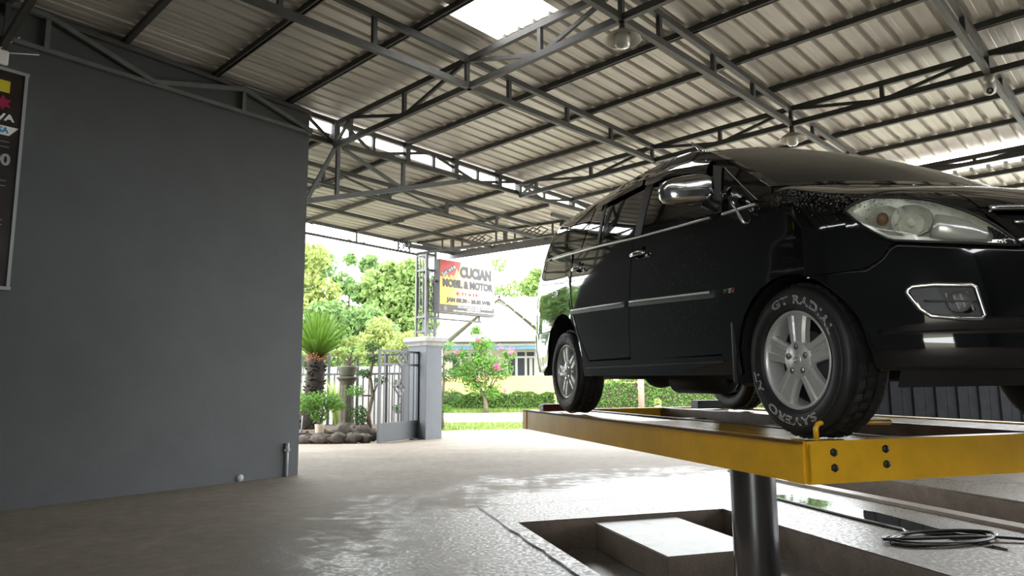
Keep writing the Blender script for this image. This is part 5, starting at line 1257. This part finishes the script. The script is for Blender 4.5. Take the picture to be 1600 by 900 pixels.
# the frond meshes were centred by obj(): bring their base back to the origin
for i, me in enumerate(protos):
    x0 = min(v.co.x for v in me.vertices); z_base = [v.co.z for v in me.vertices if v.co.x < x0 + .03]; dz = sum(z_base) / len(z_base)
    me.transform(Matrix.Translation((-x0, 0, -dz)))
for k in range(64):
    t = k * 2.39996; e = radians(86 - 50 * (k / 64) ** .8) ; i = 0 if k < 26 else 1 if k < 48 else 2
    o = link(bpy.data.objects.new('frond', protos[i])); o.parent = cyc
    o.matrix_local = Matrix.Translation((.02 + .06 * cos(t), .06 * sin(t), 2.14)) @ Matrix.Rotation(t, 4, 'Z') @ Matrix.Rotation(-e, 4, 'Y') @ Matrix.Rotation(rg.uniform(-.4, .4), 4, 'X')
# pedestal with bowl
px_, py_ = -4.43, 18.85; pz = .02
pd = empty('plant_pedestal', Matrix.Translation((px_, py_, pz)), 'weathered cast stone pedestal column in the garden bed', 'pedestal')
mb = MB(Matrix.Translation((px_, py_, pz))); mb.lathe([(0, -.1), (.30, -.1), (.30, .06), (.26, .10), (.26, .16), (.21, .20), (.20, .24)], 24); obj('base', mb, M['ped'], pd)
mb = MB(Matrix.Translation((px_, py_, pz)))
vs = []; fs = []; n = 32
for z, r in ((.22, .185), (.5, .18), (.9, .172), (1.24, .165)):
    for k in range(n): t = 2 * pi * k / n; rr = r * (1 + (.03 if k % 4 < 2 else -.03)); vs.append((rr * cos(t), rr * sin(t), z))
fs = [(i * n + k, i * n + (k + 1) % n, (i + 1) * n + (k + 1) % n, (i + 1) * n + k) for i in range(3) for k in range(n)]; mb.add(vs, fs); obj('shaft', mb, M['ped'], pd)
mb = MB(Matrix.Translation((px_, py_, pz))); mb.lathe([(.165, 1.22), (.19, 1.25), (.19, 1.28), (.24, 1.35), (.28, 1.38), (.28, 1.43), (0, 1.43)], 24); obj('capital', mb, M['ped'], pd)
bz_ = pz + 1.43
bw = empty('bonsai_bowl', Matrix.Translation((px_, py_, bz_)), 'small pale leaved bonsai in a shallow bowl on top of the pedestal', 'bonsai')
mb = MB(Matrix.Translation((px_, py_, bz_))); mb.lathe([(0, 0), (.17, 0), (.20, .05), (.25, .20), (.275, .25), (.275, .28), (.25, .28), (.24, .24), (0, .23)], 26); obj('bowl', mb, M['pot'], bw)
mb = MB(Matrix.Translation((px_, py_, bz_)))
for e, h in (((.0, .0), .75), ((-.20, .05), .6), ((.22, -.03), .55), ((.1, .1), .8)): mb.tube([(0, 0, .22), (e[0] * .3 + .03, e[1] * .3, .4), (e[0] * .8, e[1], h * .8), (e[0] * 1.2, e[1], h)], [.04, .032, .02, .010], 7)
obj('trunk', mb, M['bark'], bw)
mb = MB()
for c, r, n in (((0, 0, .88), (.26, .22, .12), 170), ((-.28, .04, .64), (.20, .18, .09), 130), ((.30, -.02, .58), (.20, .16, .09), 120), ((.12, .1, 1.02), (.16, .15, .08), 80), ((-.1, -.1, .56), (.2, .1, .07), 70)):
    P, D = leaf_pts((px_ + c[0], py_ + c[1], bz_ + c[2]), r, n, .2); leaves(mb, P, D, .075, .55)
tag(obj('foliage', mb, M['leaf3'], bw), kind='stuff')
# low bush in the cream pot
qx, qy = -4.78, 17.55; qz = gz(qy) + .12
pp = empty('potted_bush', Matrix.Translation((qx, qy, qz)), 'bushy green plant in a small cream pot in front of the cycad', 'potted plant')
mb = MB(Matrix.Translation((qx, qy, qz))); mb.lathe([(0, -.1), (.075, -.1), (.085, 0), (.12, .30), (.125, .32), (.11, .32), (.10, .28), (0, .28)], 22); obj('pot', mb, M['wpot'], pp)
mb = MB(Matrix.Translation((qx, qy, qz)))
for k in range(9): t = 2 * pi * k / 9; mb.tube([(0, 0, .27), (.06 * cos(t), .06 * sin(t), .5), (.38 * cos(t), .25 * sin(t), .85 + .06 * (k % 3))], [.012, .010, .005], 5)
obj('stems', mb, M['bark'], pp)
mb = MB()
for c, r, n in (((0, 0, .92), (.58, .4, .22), 620), ((-.3, 0, .75), (.34, .3, .18), 220), ((.36, 0, .78), (.30, .3, .16), 220), ((.02, -.1, .55), (.25, .2, .2), 160)):
    P, D = leaf_pts((qx + c[0], qy + c[1], qz + c[2]), r, n, .25); leaves(mb, P, D, .085, .5, .8)
tag(obj('foliage', mb, M['leafb'], pp), kind='stuff')
# clipped cloud trees
def cloud_tree(x, y, z, trunk, pads, label, matl='leafd'):
    t = empty('cloud_tree', Matrix.Translation((x, y, z)), label, 'bonsai tree'); mb = MB(Matrix.Translation((x, y, z))); mb.tube(trunk, [.075] + [.05] * (len(trunk) - 2) + [.025], 8)
    for c, r, m in pads:
        k = min(trunk, key=lambda q: abs(q[2] - c[2] + .2)); mb.tube([k, ((k[0] + c[0]) / 2, (k[1] + c[1]) / 2, c[2] - .12), (c[0], c[1], c[2] - .04)], [.03, .024, .014], 6)
    obj('trunk', mb, M['bark'], t)
    for c, r, m in pads:
        b = MB(); P, D = leaf_pts((x + c[0], y + c[1], z + c[2]), (r, r * .9, r * .58), int(900 * r), .35); leaves(b, P, D, .07, .5, .8, up=.5); tag(obj('leaf_pad', b, M[m], t), kind='stuff')
    return t
cloud_tree(-3.72, 18.55, -.05, [(0, 0, 0), (-.06, 0, .5), (.04, 0, 1.0), (-.05, 0, 1.5), (.03, 0, 2.0), (.0, 0, 2.3)],
           [((.02, 0, 2.28), .24, 'leafd'), ((.06, 0, 1.95), .20, 'leafd'), ((-.16, 0, 1.58), .22, 'leafd'), ((-.40, -.05, 1.12), .28, 'leafb'), ((-.34, 0, .58), .30, 'leafd'), ((-.26, -.1, .36), .2, 'leafd'), ((.24, .05, 1.4), .2, 'leafd')],
           'tall clipped cloud tree with dark pads at the near edge of the gate')
cloud_tree(-3.0, 20.3, -.1, [(0, 0, 0), (.05, 0, .6), (-.04, 0, 1.2), (.02, 0, 1.9)], [((0, 0, 1.85), .26, 'leafd'), ((-.25, 0, 1.35), .26, 'leafd'), ((.22, 0, 1.1), .22, 'leafd'), ((-.2, 0, .65), .26, 'leafd'), ((.24, 0, .5), .22, 'leafd')], 'clipped cloud tree seen through the bars of the open gate')
cloud_tree(-2.30, 23.2, -.25, [(0, 0, 0), (-.04, 0, .8), (.04, 0, 1.6), (0, 0, 2.6)], [((.1, 0, 2.75), .30, 'leafb'), ((.22, 0, 2.35), .26, 'leafd'), ((.20, 0, 1.78), .42, 'leafd'), ((.22, 0, 1.10), .44, 'leafd'), ((.06, 0, .68), .26, 'leafb'), ((-.2, 0, 2.1), .3, 'leafd')], 'clipped cloud tree just beyond the right side of the gate pillar')
# grassy clumps by the end of the wall
def blade_clump(x, y, z, n, h, label, matl):
    vs, fs = [], []; rg = random.Random(int(x * 100))
    for k in range(n):
        t = rg.uniform(0, 2 * pi); r = rg.uniform(.0, .1); hh = h * rg.uniform(.6, 1.1); o = rg.uniform(.15, .5) * h; w = .016; b = Vector((x + r * cos(t), y + r * sin(t), z)); s_ = Vector((-sin(t), cos(t), 0)) * w
        m_ = b + Vector((cos(t) * o * .45, sin(t) * o * .45, hh * .7)); tp = b + Vector((cos(t) * o, sin(t) * o, hh)); q = len(vs); vs += [b - s_, b + s_, m_ - s_, m_ + s_, tp]; fs += [(q, q + 1, q + 3, q + 2), (q + 2, q + 3, q + 4)]
    mb = MB(); mb.add(vs, fs); return tag(obj('strap_leaf_plant', mb, M[matl], None), label, 'plant')
blade_clump(-5.66, 18.0, -.05, 40, 1.15, 'long narrow leaved plant beside the end of the charcoal wall', 'leaf3'); blade_clump(-5.05, 20.4, 0, 60, 1.5, 'yellow-green strap leaved plant behind the pedestal', 'leaf3'); blade_clump(-5.9, 20.6, 0, 60, 1.7, 'strap leaved plant behind the cycad trunk', 'leaf2')
tr = empty('planting_tray', Matrix.Translation((-5.45, 17.75, .0)), 'low black planting tray at the foot of the cycad', 'tray')
mb = MB(); mb.box((-5.45, 17.75, .02), (.62, .3, .10)); obj('tray', mb, M['trim'], tr, bevel=.01)
for dx in (-.22, .18): mb = MB(); mb.tube([(-5.45 + dx, 17.68, .05), (-5.43 + dx, 17.68, .48)], .018, 6); obj('stake', mb, M['pvc'], tr)
# ------------------------------------------------------------------ trees and shrubs
def tree(x, y, h, cr, label, matl, n=2600, size=.34, asp=.6, crown=None, trunk_r=.13, name='tree', z=None):
    z = gz(y) - .04 if z is None else z
    t = empty(name, Matrix.Translation((x, y, z)), label, 'tree'); rg = random.Random(int(abs(x * 37 + y * 11)))
    mb = MB(); mb.tube([(x, y, z), (x + .1, y, z + h * .3), (x - .05, y, z + h * .6), (x, y, z + h * .9)], [trunk_r, trunk_r * .8, trunk_r * .5, trunk_r * .15], 8)
    cl = crown or [(rg.uniform(-.7, .7) * cr, rg.uniform(-.5, .5) * cr, h * rg.uniform(.45, .95), cr * rg.uniform(.4, .62)) for _ in range(7)]
    for c in cl: mb.tube([(x, y, z + c[2] * .6), (x + c[0] * .5, y + c[1] * .5, z + c[2] * .82), (x + c[0], y + c[1], z + c[2])], [trunk_r * .4, trunk_r * .25, trunk_r * .1], 5)
    obj('trunk', mb, M['bark'], t); mb = MB(); tot = sum(c[3] ** 2 for c in cl)
    for c in cl:
        P, D = leaf_pts((x + c[0], y + c[1], z + c[2]), (c[3], c[3], c[3] * .85), int(2.1 * n * c[3] ** 2 / tot), .35); leaves(mb, P, D, size * .68, asp, .8)
    tag(obj('foliage', mb, M[matl], t), kind='stuff'); return t
tree(-9.3, 31, 8.6, 1.5, 'yellow-green tree nearest the end of the charcoal wall', 'leaf3', 1700, .40, crown=[(.2, 0, 4.6, 1.3), (-.2, 0, 6.0, 1.1), (.3, 0, 7.2, .8), (1.0, 0, 5.6, .7), (.4, 0, 3.2, 1.4)])
tree(-9.4, 40, 9.0, 1.0, 'slender young teak with sparse big leaves, left of the two', 'leaf2', 420, .55, .7, crown=[(0, 0, 8.7, .45), (-.5, 0, 7.3, .7), (.3, 0, 6.9, .7), (-.4, 0, 5.6, .8), (.2, 0, 4.9, .8)], trunk_r=.09)
tree(-8.2, 39, 8.9, 1.0, 'slender young teak with a round leafy tip, right of the two', 'leaf2', 520, .55, .7, crown=[(.15, 0, 8.2, .65), (-.4, 0, 6.6, .7), (.5, 0, 6.2, .8), (0, 0, 5.0, 1.0)], trunk_r=.09)
tree(-6.6, 37, 8.2, 1.9, 'broad pale green teak left of the lattice column', 'leaf1', 2600, .46, .65, crown=[(-.5, 0, 6.7, 1.1), (.5, 0, 6.4, 1.2), (.1, 0, 5.2, 1.5), (-.9, 0, 4.6, 1.2), (.9, 0, 4.4, 1.2), (0, 0, 7.6, .6)])
tree(-5.0, 36, 8.0, 1.4, 'pale tree directly behind the lattice column', 'leaf1', 1700, .42, .6, crown=[(-.2, 0, 7.3, .9), (.5, 0, 6.2, 1.0), (-.6, 0, 5.8, 1.0), (.1, 0, 4.7, 1.2)])
tree(-8.0, 30, 5.2, 1.9, 'rounded mid green tree low behind the cycad', 'leaf2', 2400, .40, .65, crown=[(0, 0, 4.2, 1.1), (-1.1, 0, 3.6, 1.1), (.9, 0, 3.7, 1.0), (-.3, 0, 2.6, 1.4), (1.0, 0, 2.4, 1.1)])
tree(-6.3, 29, 5.0, 1.5, 'dark green bush-like tree low behind the bonsai bowl', 'leaf2', 1900, .34, .6, crown=[(.1, 0, 4.1, .9), (.9, 0, 3.5, .8), (-.7, 0, 3.3, .9), (.2, 0, 2.5, 1.2)])
tree(-4.75, 25, 3.7, 1.0, 'small weeping pale green tree behind the picket fence', 'leaf3', 1500, .30, .28, crown=[(0, 0, 3.5, .5), (-.35, 0, 3.0, .55), (.35, 0, 3.0, .55), (0, 0, 2.5, .7), (.7, 0, 2.5, .45)])
tree(-6.9, 24.5, 3.0, 1.2, 'bright leafy shrub behind the cycad trunk', 'leaf1', 1500, .26, .55, crown=[(0, 0, 2.6, .7), (-.8, 0, 2.2, .7), (.8, 0, 2.3, .7), (1.6, 0, 2.2, .6), (.3, 0, 1.6, .9)])
tree(-3.55, 24.2, 3.4, .9, 'yellowish clipped shrub left of the gate pillar cap', 'leaf3', 1200, .16, .6, crown=[(.1, 0, 2.95, .5), (-.45, 0, 2.6, .5), (.5, 0, 2.5, .45), (-.9, 0, 2.4, .4)])
tree(-.15, 62, 12.5, 1.2, 'small pale tree top above the right end of the sign', 'leaf1', 500, .55, .6, crown=[(-1.0, 0, 12.1, .8), (.4, 0, 9.6, 1.2), (-1.2, 0, 9.4, 1.1), (.2, 0, 7.5, 1.6)], trunk_r=.12)
tree(1.9, 58, 11.0, 1.9, 'leafy pale tree rising behind the house roof beside the car', 'leaf1', 2000, .5, .6, crown=[(-.3, 0, 9.6, 1.0), (.6, 0, 8.6, 1.3), (-.6, 0, 7.6, 1.3), (1.2, 0, 7.2, 1.4), (.2, 0, 10.6, .6)])
for i, (x, y, h) in enumerate(((6, 60, 11), (10.5, 56, 10), (15.5, 58, 12), (21, 54, 11), (27, 52, 12), (-14, 44, 10), (-19, 38, 10), (-16, 30, 8))):
    tree(x, y, h, 2.6, ['broad tree far behind the middle of the house', 'broad tree far behind the right end of the house', 'broad tree far behind the car and the tall hedge', 'broad tree beyond the dark corrugated screen', 'broad tree at the far right end of the tree belt', 'broad tree left of the garden, hidden by the charcoal wall', 'leftmost broad tree, hidden far behind the charcoal wall', 'broad tree close behind the building on the left'][i], 'leaf2' if i % 2 else 'leaf1', 1200, .75, .6)
# flowering shrub on the verge
fx_, fy_ = -1.62, 36.3; fz = -.27
fs_ = empty('flowering_shrub', Matrix.Translation((fx_, fy_, fz)), 'airy green shrub with pink blossoms on the verge before the house', 'shrub')
mb = MB(Matrix.Translation((fx_, fy_, fz))); mb.tube([(.25, 0, 0), (.22, 0, .5), (.15, 0, 1.0)], [.12, .10, .08], 8)
for k in range(8): t = 2 * pi * k / 8; mb.tube([(.2, 0, .7), (.2 + .5 * cos(t), .3 * sin(t), 1.6), (.1 + 1.1 * cos(t), .7 * sin(t), 2.5 + .4 * (k % 3))], [.06, .04, .012], 6)
obj('stems', mb, M['bark'], fs_); mb = MB()
for c, r, n in (((0, 0, 2.5), 1.0, 900), ((-.9, 0, 2.1), .8, 520), ((.9, 0, 2.2), .8, 480), ((.1, 0, 3.5), .7, 380), ((-.3, 0, 4.2), .4, 120), ((-.2, 0, 1.5), .8, 420), ((.6, -.2, 1.1), .6, 260), ((-1.1, 0, 3.0), .5, 150), ((1.4, 0, 2.9), .45, 120)):
    P, D = leaf_pts((fx_ + c[0], fy_ + c[1], fz + c[2]), (r, r * .8, r * .75), n, .1); leaves(mb, P, D, .17, .5, .9)
tag(obj('foliage', mb, M['leafb'], fs_), kind='stuff')
for c, n, r in (((.85, -.6, 2.35), 26, .22), ((1.55, -.3, 3.15), 22, .25), ((-1.25, -.3, 3.15), 14, .15), ((1.25, -.5, 1.15), 14, .16), ((1.0, -.3, 3.35), 14, .2), ((-.1, -.4, 3.7), 10, .15)):
    mb = MB(); P, D = leaf_pts((fx_ + c[0], fy_ + c[1], fz + c[2]), r, n, .1); leaves(mb, P, D, .13, .8, .8); tag(obj('blossom', mb, M['pink'], fs_), kind='stuff')
# hedges
def hedge(name, x0, x1, y, h, label, n, d=.8):
    x = RNG.uniform(x0, x1, n); yy = RNG.uniform(-d / 2, d / 2, n); zz = RNG.uniform(0, 1, n); side = RNG.random(n)
    yy = np.where(side < .6, -d / 2 + RNG.uniform(0, .12, n), yy); zz = np.where(side < .6, zz, 1 - RNG.uniform(0, .12, n)); hh = h * (1 + .06 * np.sin(x * 3.1) + .05 * np.sin(x * 7.7))
    P = np.stack([x, y + yy, -.27 + zz * hh], 1); D = np.stack([np.zeros(n), np.where(side < .6, -1.0, -.1), np.where(side < .6, .1, 1.0)], 1)
    t = empty(name, Matrix.Translation(((x0 + x1) / 2, y, -.27)), label, 'hedge'); mb = MB(); leaves(mb, P, D, .13, .55, .7); tag(obj('foliage', mb, M['leafh'], t), kind='stuff')
    mb = MB(); mb.box(((x0 + x1) / 2, y, -.27 + h * .42), (x1 - x0 - .1, d - .25, h * .84)); obj('twigs', mb, M['soil'], t)
hedge('hedge', -3.9, 2.3, 38.9, 1.0, 'low clipped hedge in front of the yellow house wall', 5200); hedge('hedge', 2.3, 13.5, 37.5, 1.75, 'taller hedge seen under the car', 9000)
mb = MB(); mb.tube([(6.55, 36.0, -.27), (6.55, 36.0, 2.1)], .16, 10); mb.tube([(6.55, 36.0, 1.95), (6.55, 36.0, 2.12)], .19, 10); obj('post', mb, M['post'], None, 'brown post in front of the hedge seen under the car', 'post')
wp = empty('white_flower_pot', Matrix.Translation((7.35, 35.8, -.27)), 'small white pot with a sprouting plant by the hedge seen under the car', 'potted plant')
mb = MB(Matrix.Translation((7.35, 35.8, -.27))); mb.lathe([(0, 0), (.13, 0), (.18, .32), (.15, .32), (0, .28)], 14); obj('pot', mb, M['white'], wp)
mb = MB(); P, D = leaf_pts((7.35, 35.8, .22), (.2, .2, .22), 60, .2); leaves(mb, P, D, .16, .4); tag(obj('foliage', mb, M['leaf3'], wp), kind='stuff')
# ------------------------------------------------------------------ house across the street
hs = empty('house', Matrix.Translation((2, 46, -.27)), 'pale house with a white roof, blue eaves board and yellow veranda wall', 'house')
def hb2(name, c, d, mt, par=hs): mb = MB(); mb.box(c, d); return obj(name, mb, M[mt], par)
hb2('veranda_wall', (3.0, 43.2, .72), (15.0, .25, 1.95), 'hyellow'); hb2('house_wall', (3.0, 45.0, 1.7), (15.0, .25, 3.9), 'hwall'); hb2('fascia', (3.0, 42.7, 3.46), (15.6, .08, .30), 'hblue')
for x in (-1.4, 2.5, 6.5): hb2('veranda_post', (x, 43.2, 2.4), (.18, .2, 1.9), 'hframe')
for x in (-3.0, .55, 3.6, 5.6):
    w = hb2('window', (x, 44.82, 2.35), (1.9, .10, 1.9), 'hframe')
    for k in range(3): hb2('pane', (x - .6 + .6 * k, 44.76, 2.15), (.44, .06, 1.35), 'hglass', w)
    for k in range(3): hb2('pane', (x - .6 + .6 * k, 44.76, 3.08), (.48, .06, .26), 'hglass', w)
    c = hb2('curtain', (x + .62, 44.72, 2.15), (.20, .03, 1.3), 'curt', w)
def roofpoly(name, vs, fs, mt): mb = MB(); mb.add(vs, fs); return obj(name, mb, M[mt], hs)
mb = MB()
def slab(mb, q, t=.12):
    q = [Vector(p) for p in q]; n = (q[1] - q[0]).cross(q[2] - q[0]).normalized(); n = n if n.z > 0 else -n; m = len(q)
    mb.add(q + [p - n * t for p in q], [tuple(range(m)), tuple(range(m, 2 * m))[::-1]] + [(i, i + m, (i + 1) % m + m, (i + 1) % m) for i in range(m)])
slab(mb, [(-9.2, 42.5, 3.62), (11.5, 42.5, 3.62), (9.5, 50, 7.4), (-4.6, 50, 7.4)]); slab(mb, [(-9.2, 42.5, 3.62), (-4.6, 50, 7.4), (-9.2, 57, 3.62)]); slab(mb, [(11.5, 42.5, 3.62), (9.5, 50, 7.4), (11.5, 57, 3.62)]); obj('main_roof', mb, M['hwhite'], hs)
mb = MB(); slab(mb, [(-.75, 40.6, 6.45), (2.5, 40.6, 3.9), (2.5, 47.5, 3.9), (-.75, 47.5, 6.45)]); slab(mb, [(-.75, 40.6, 6.45), (-4.0, 40.6, 3.9), (-4.0, 47.5, 3.9), (-.75, 47.5, 6.45)]); obj('porch_roof', mb, M['hwhite'], hs)
mb = MB(); mb.add([(-3.6, 41.2, 3.7), (2.1, 41.2, 3.7), (-.75, 41.2, 6.2), (-3.6, 41.35, 3.7), (2.1, 41.35, 3.7), (-.75, 41.35, 6.2)], [(0, 1, 2), (3, 5, 4), (0, 2, 5, 3), (1, 4, 5, 2), (0, 3, 4, 1)]); obj('gable_wall', mb, M['hwhite'], hs)
for q, r in (((-.75, 6.38), (2.45, 3.86)), ((-.75, 6.38), (-3.95, 3.86))): mb = MB(); mb.beam((q[0], 40.55, q[1] - .05), (r[0], 40.55, r[1] - .05), .05, .24); obj('barge_board', mb, M['timber'], hs)
for k in range(5):
    u = .12 + .16 * k; x = -.75 + 3.2 * u; z = 6.38 - 2.52 * u; mb = MB(); mb.beam((x, 40.6, z - .22), (x, 41.3, z - .22), .08, .12); obj('purlin_end', mb, M['timber'], hs)
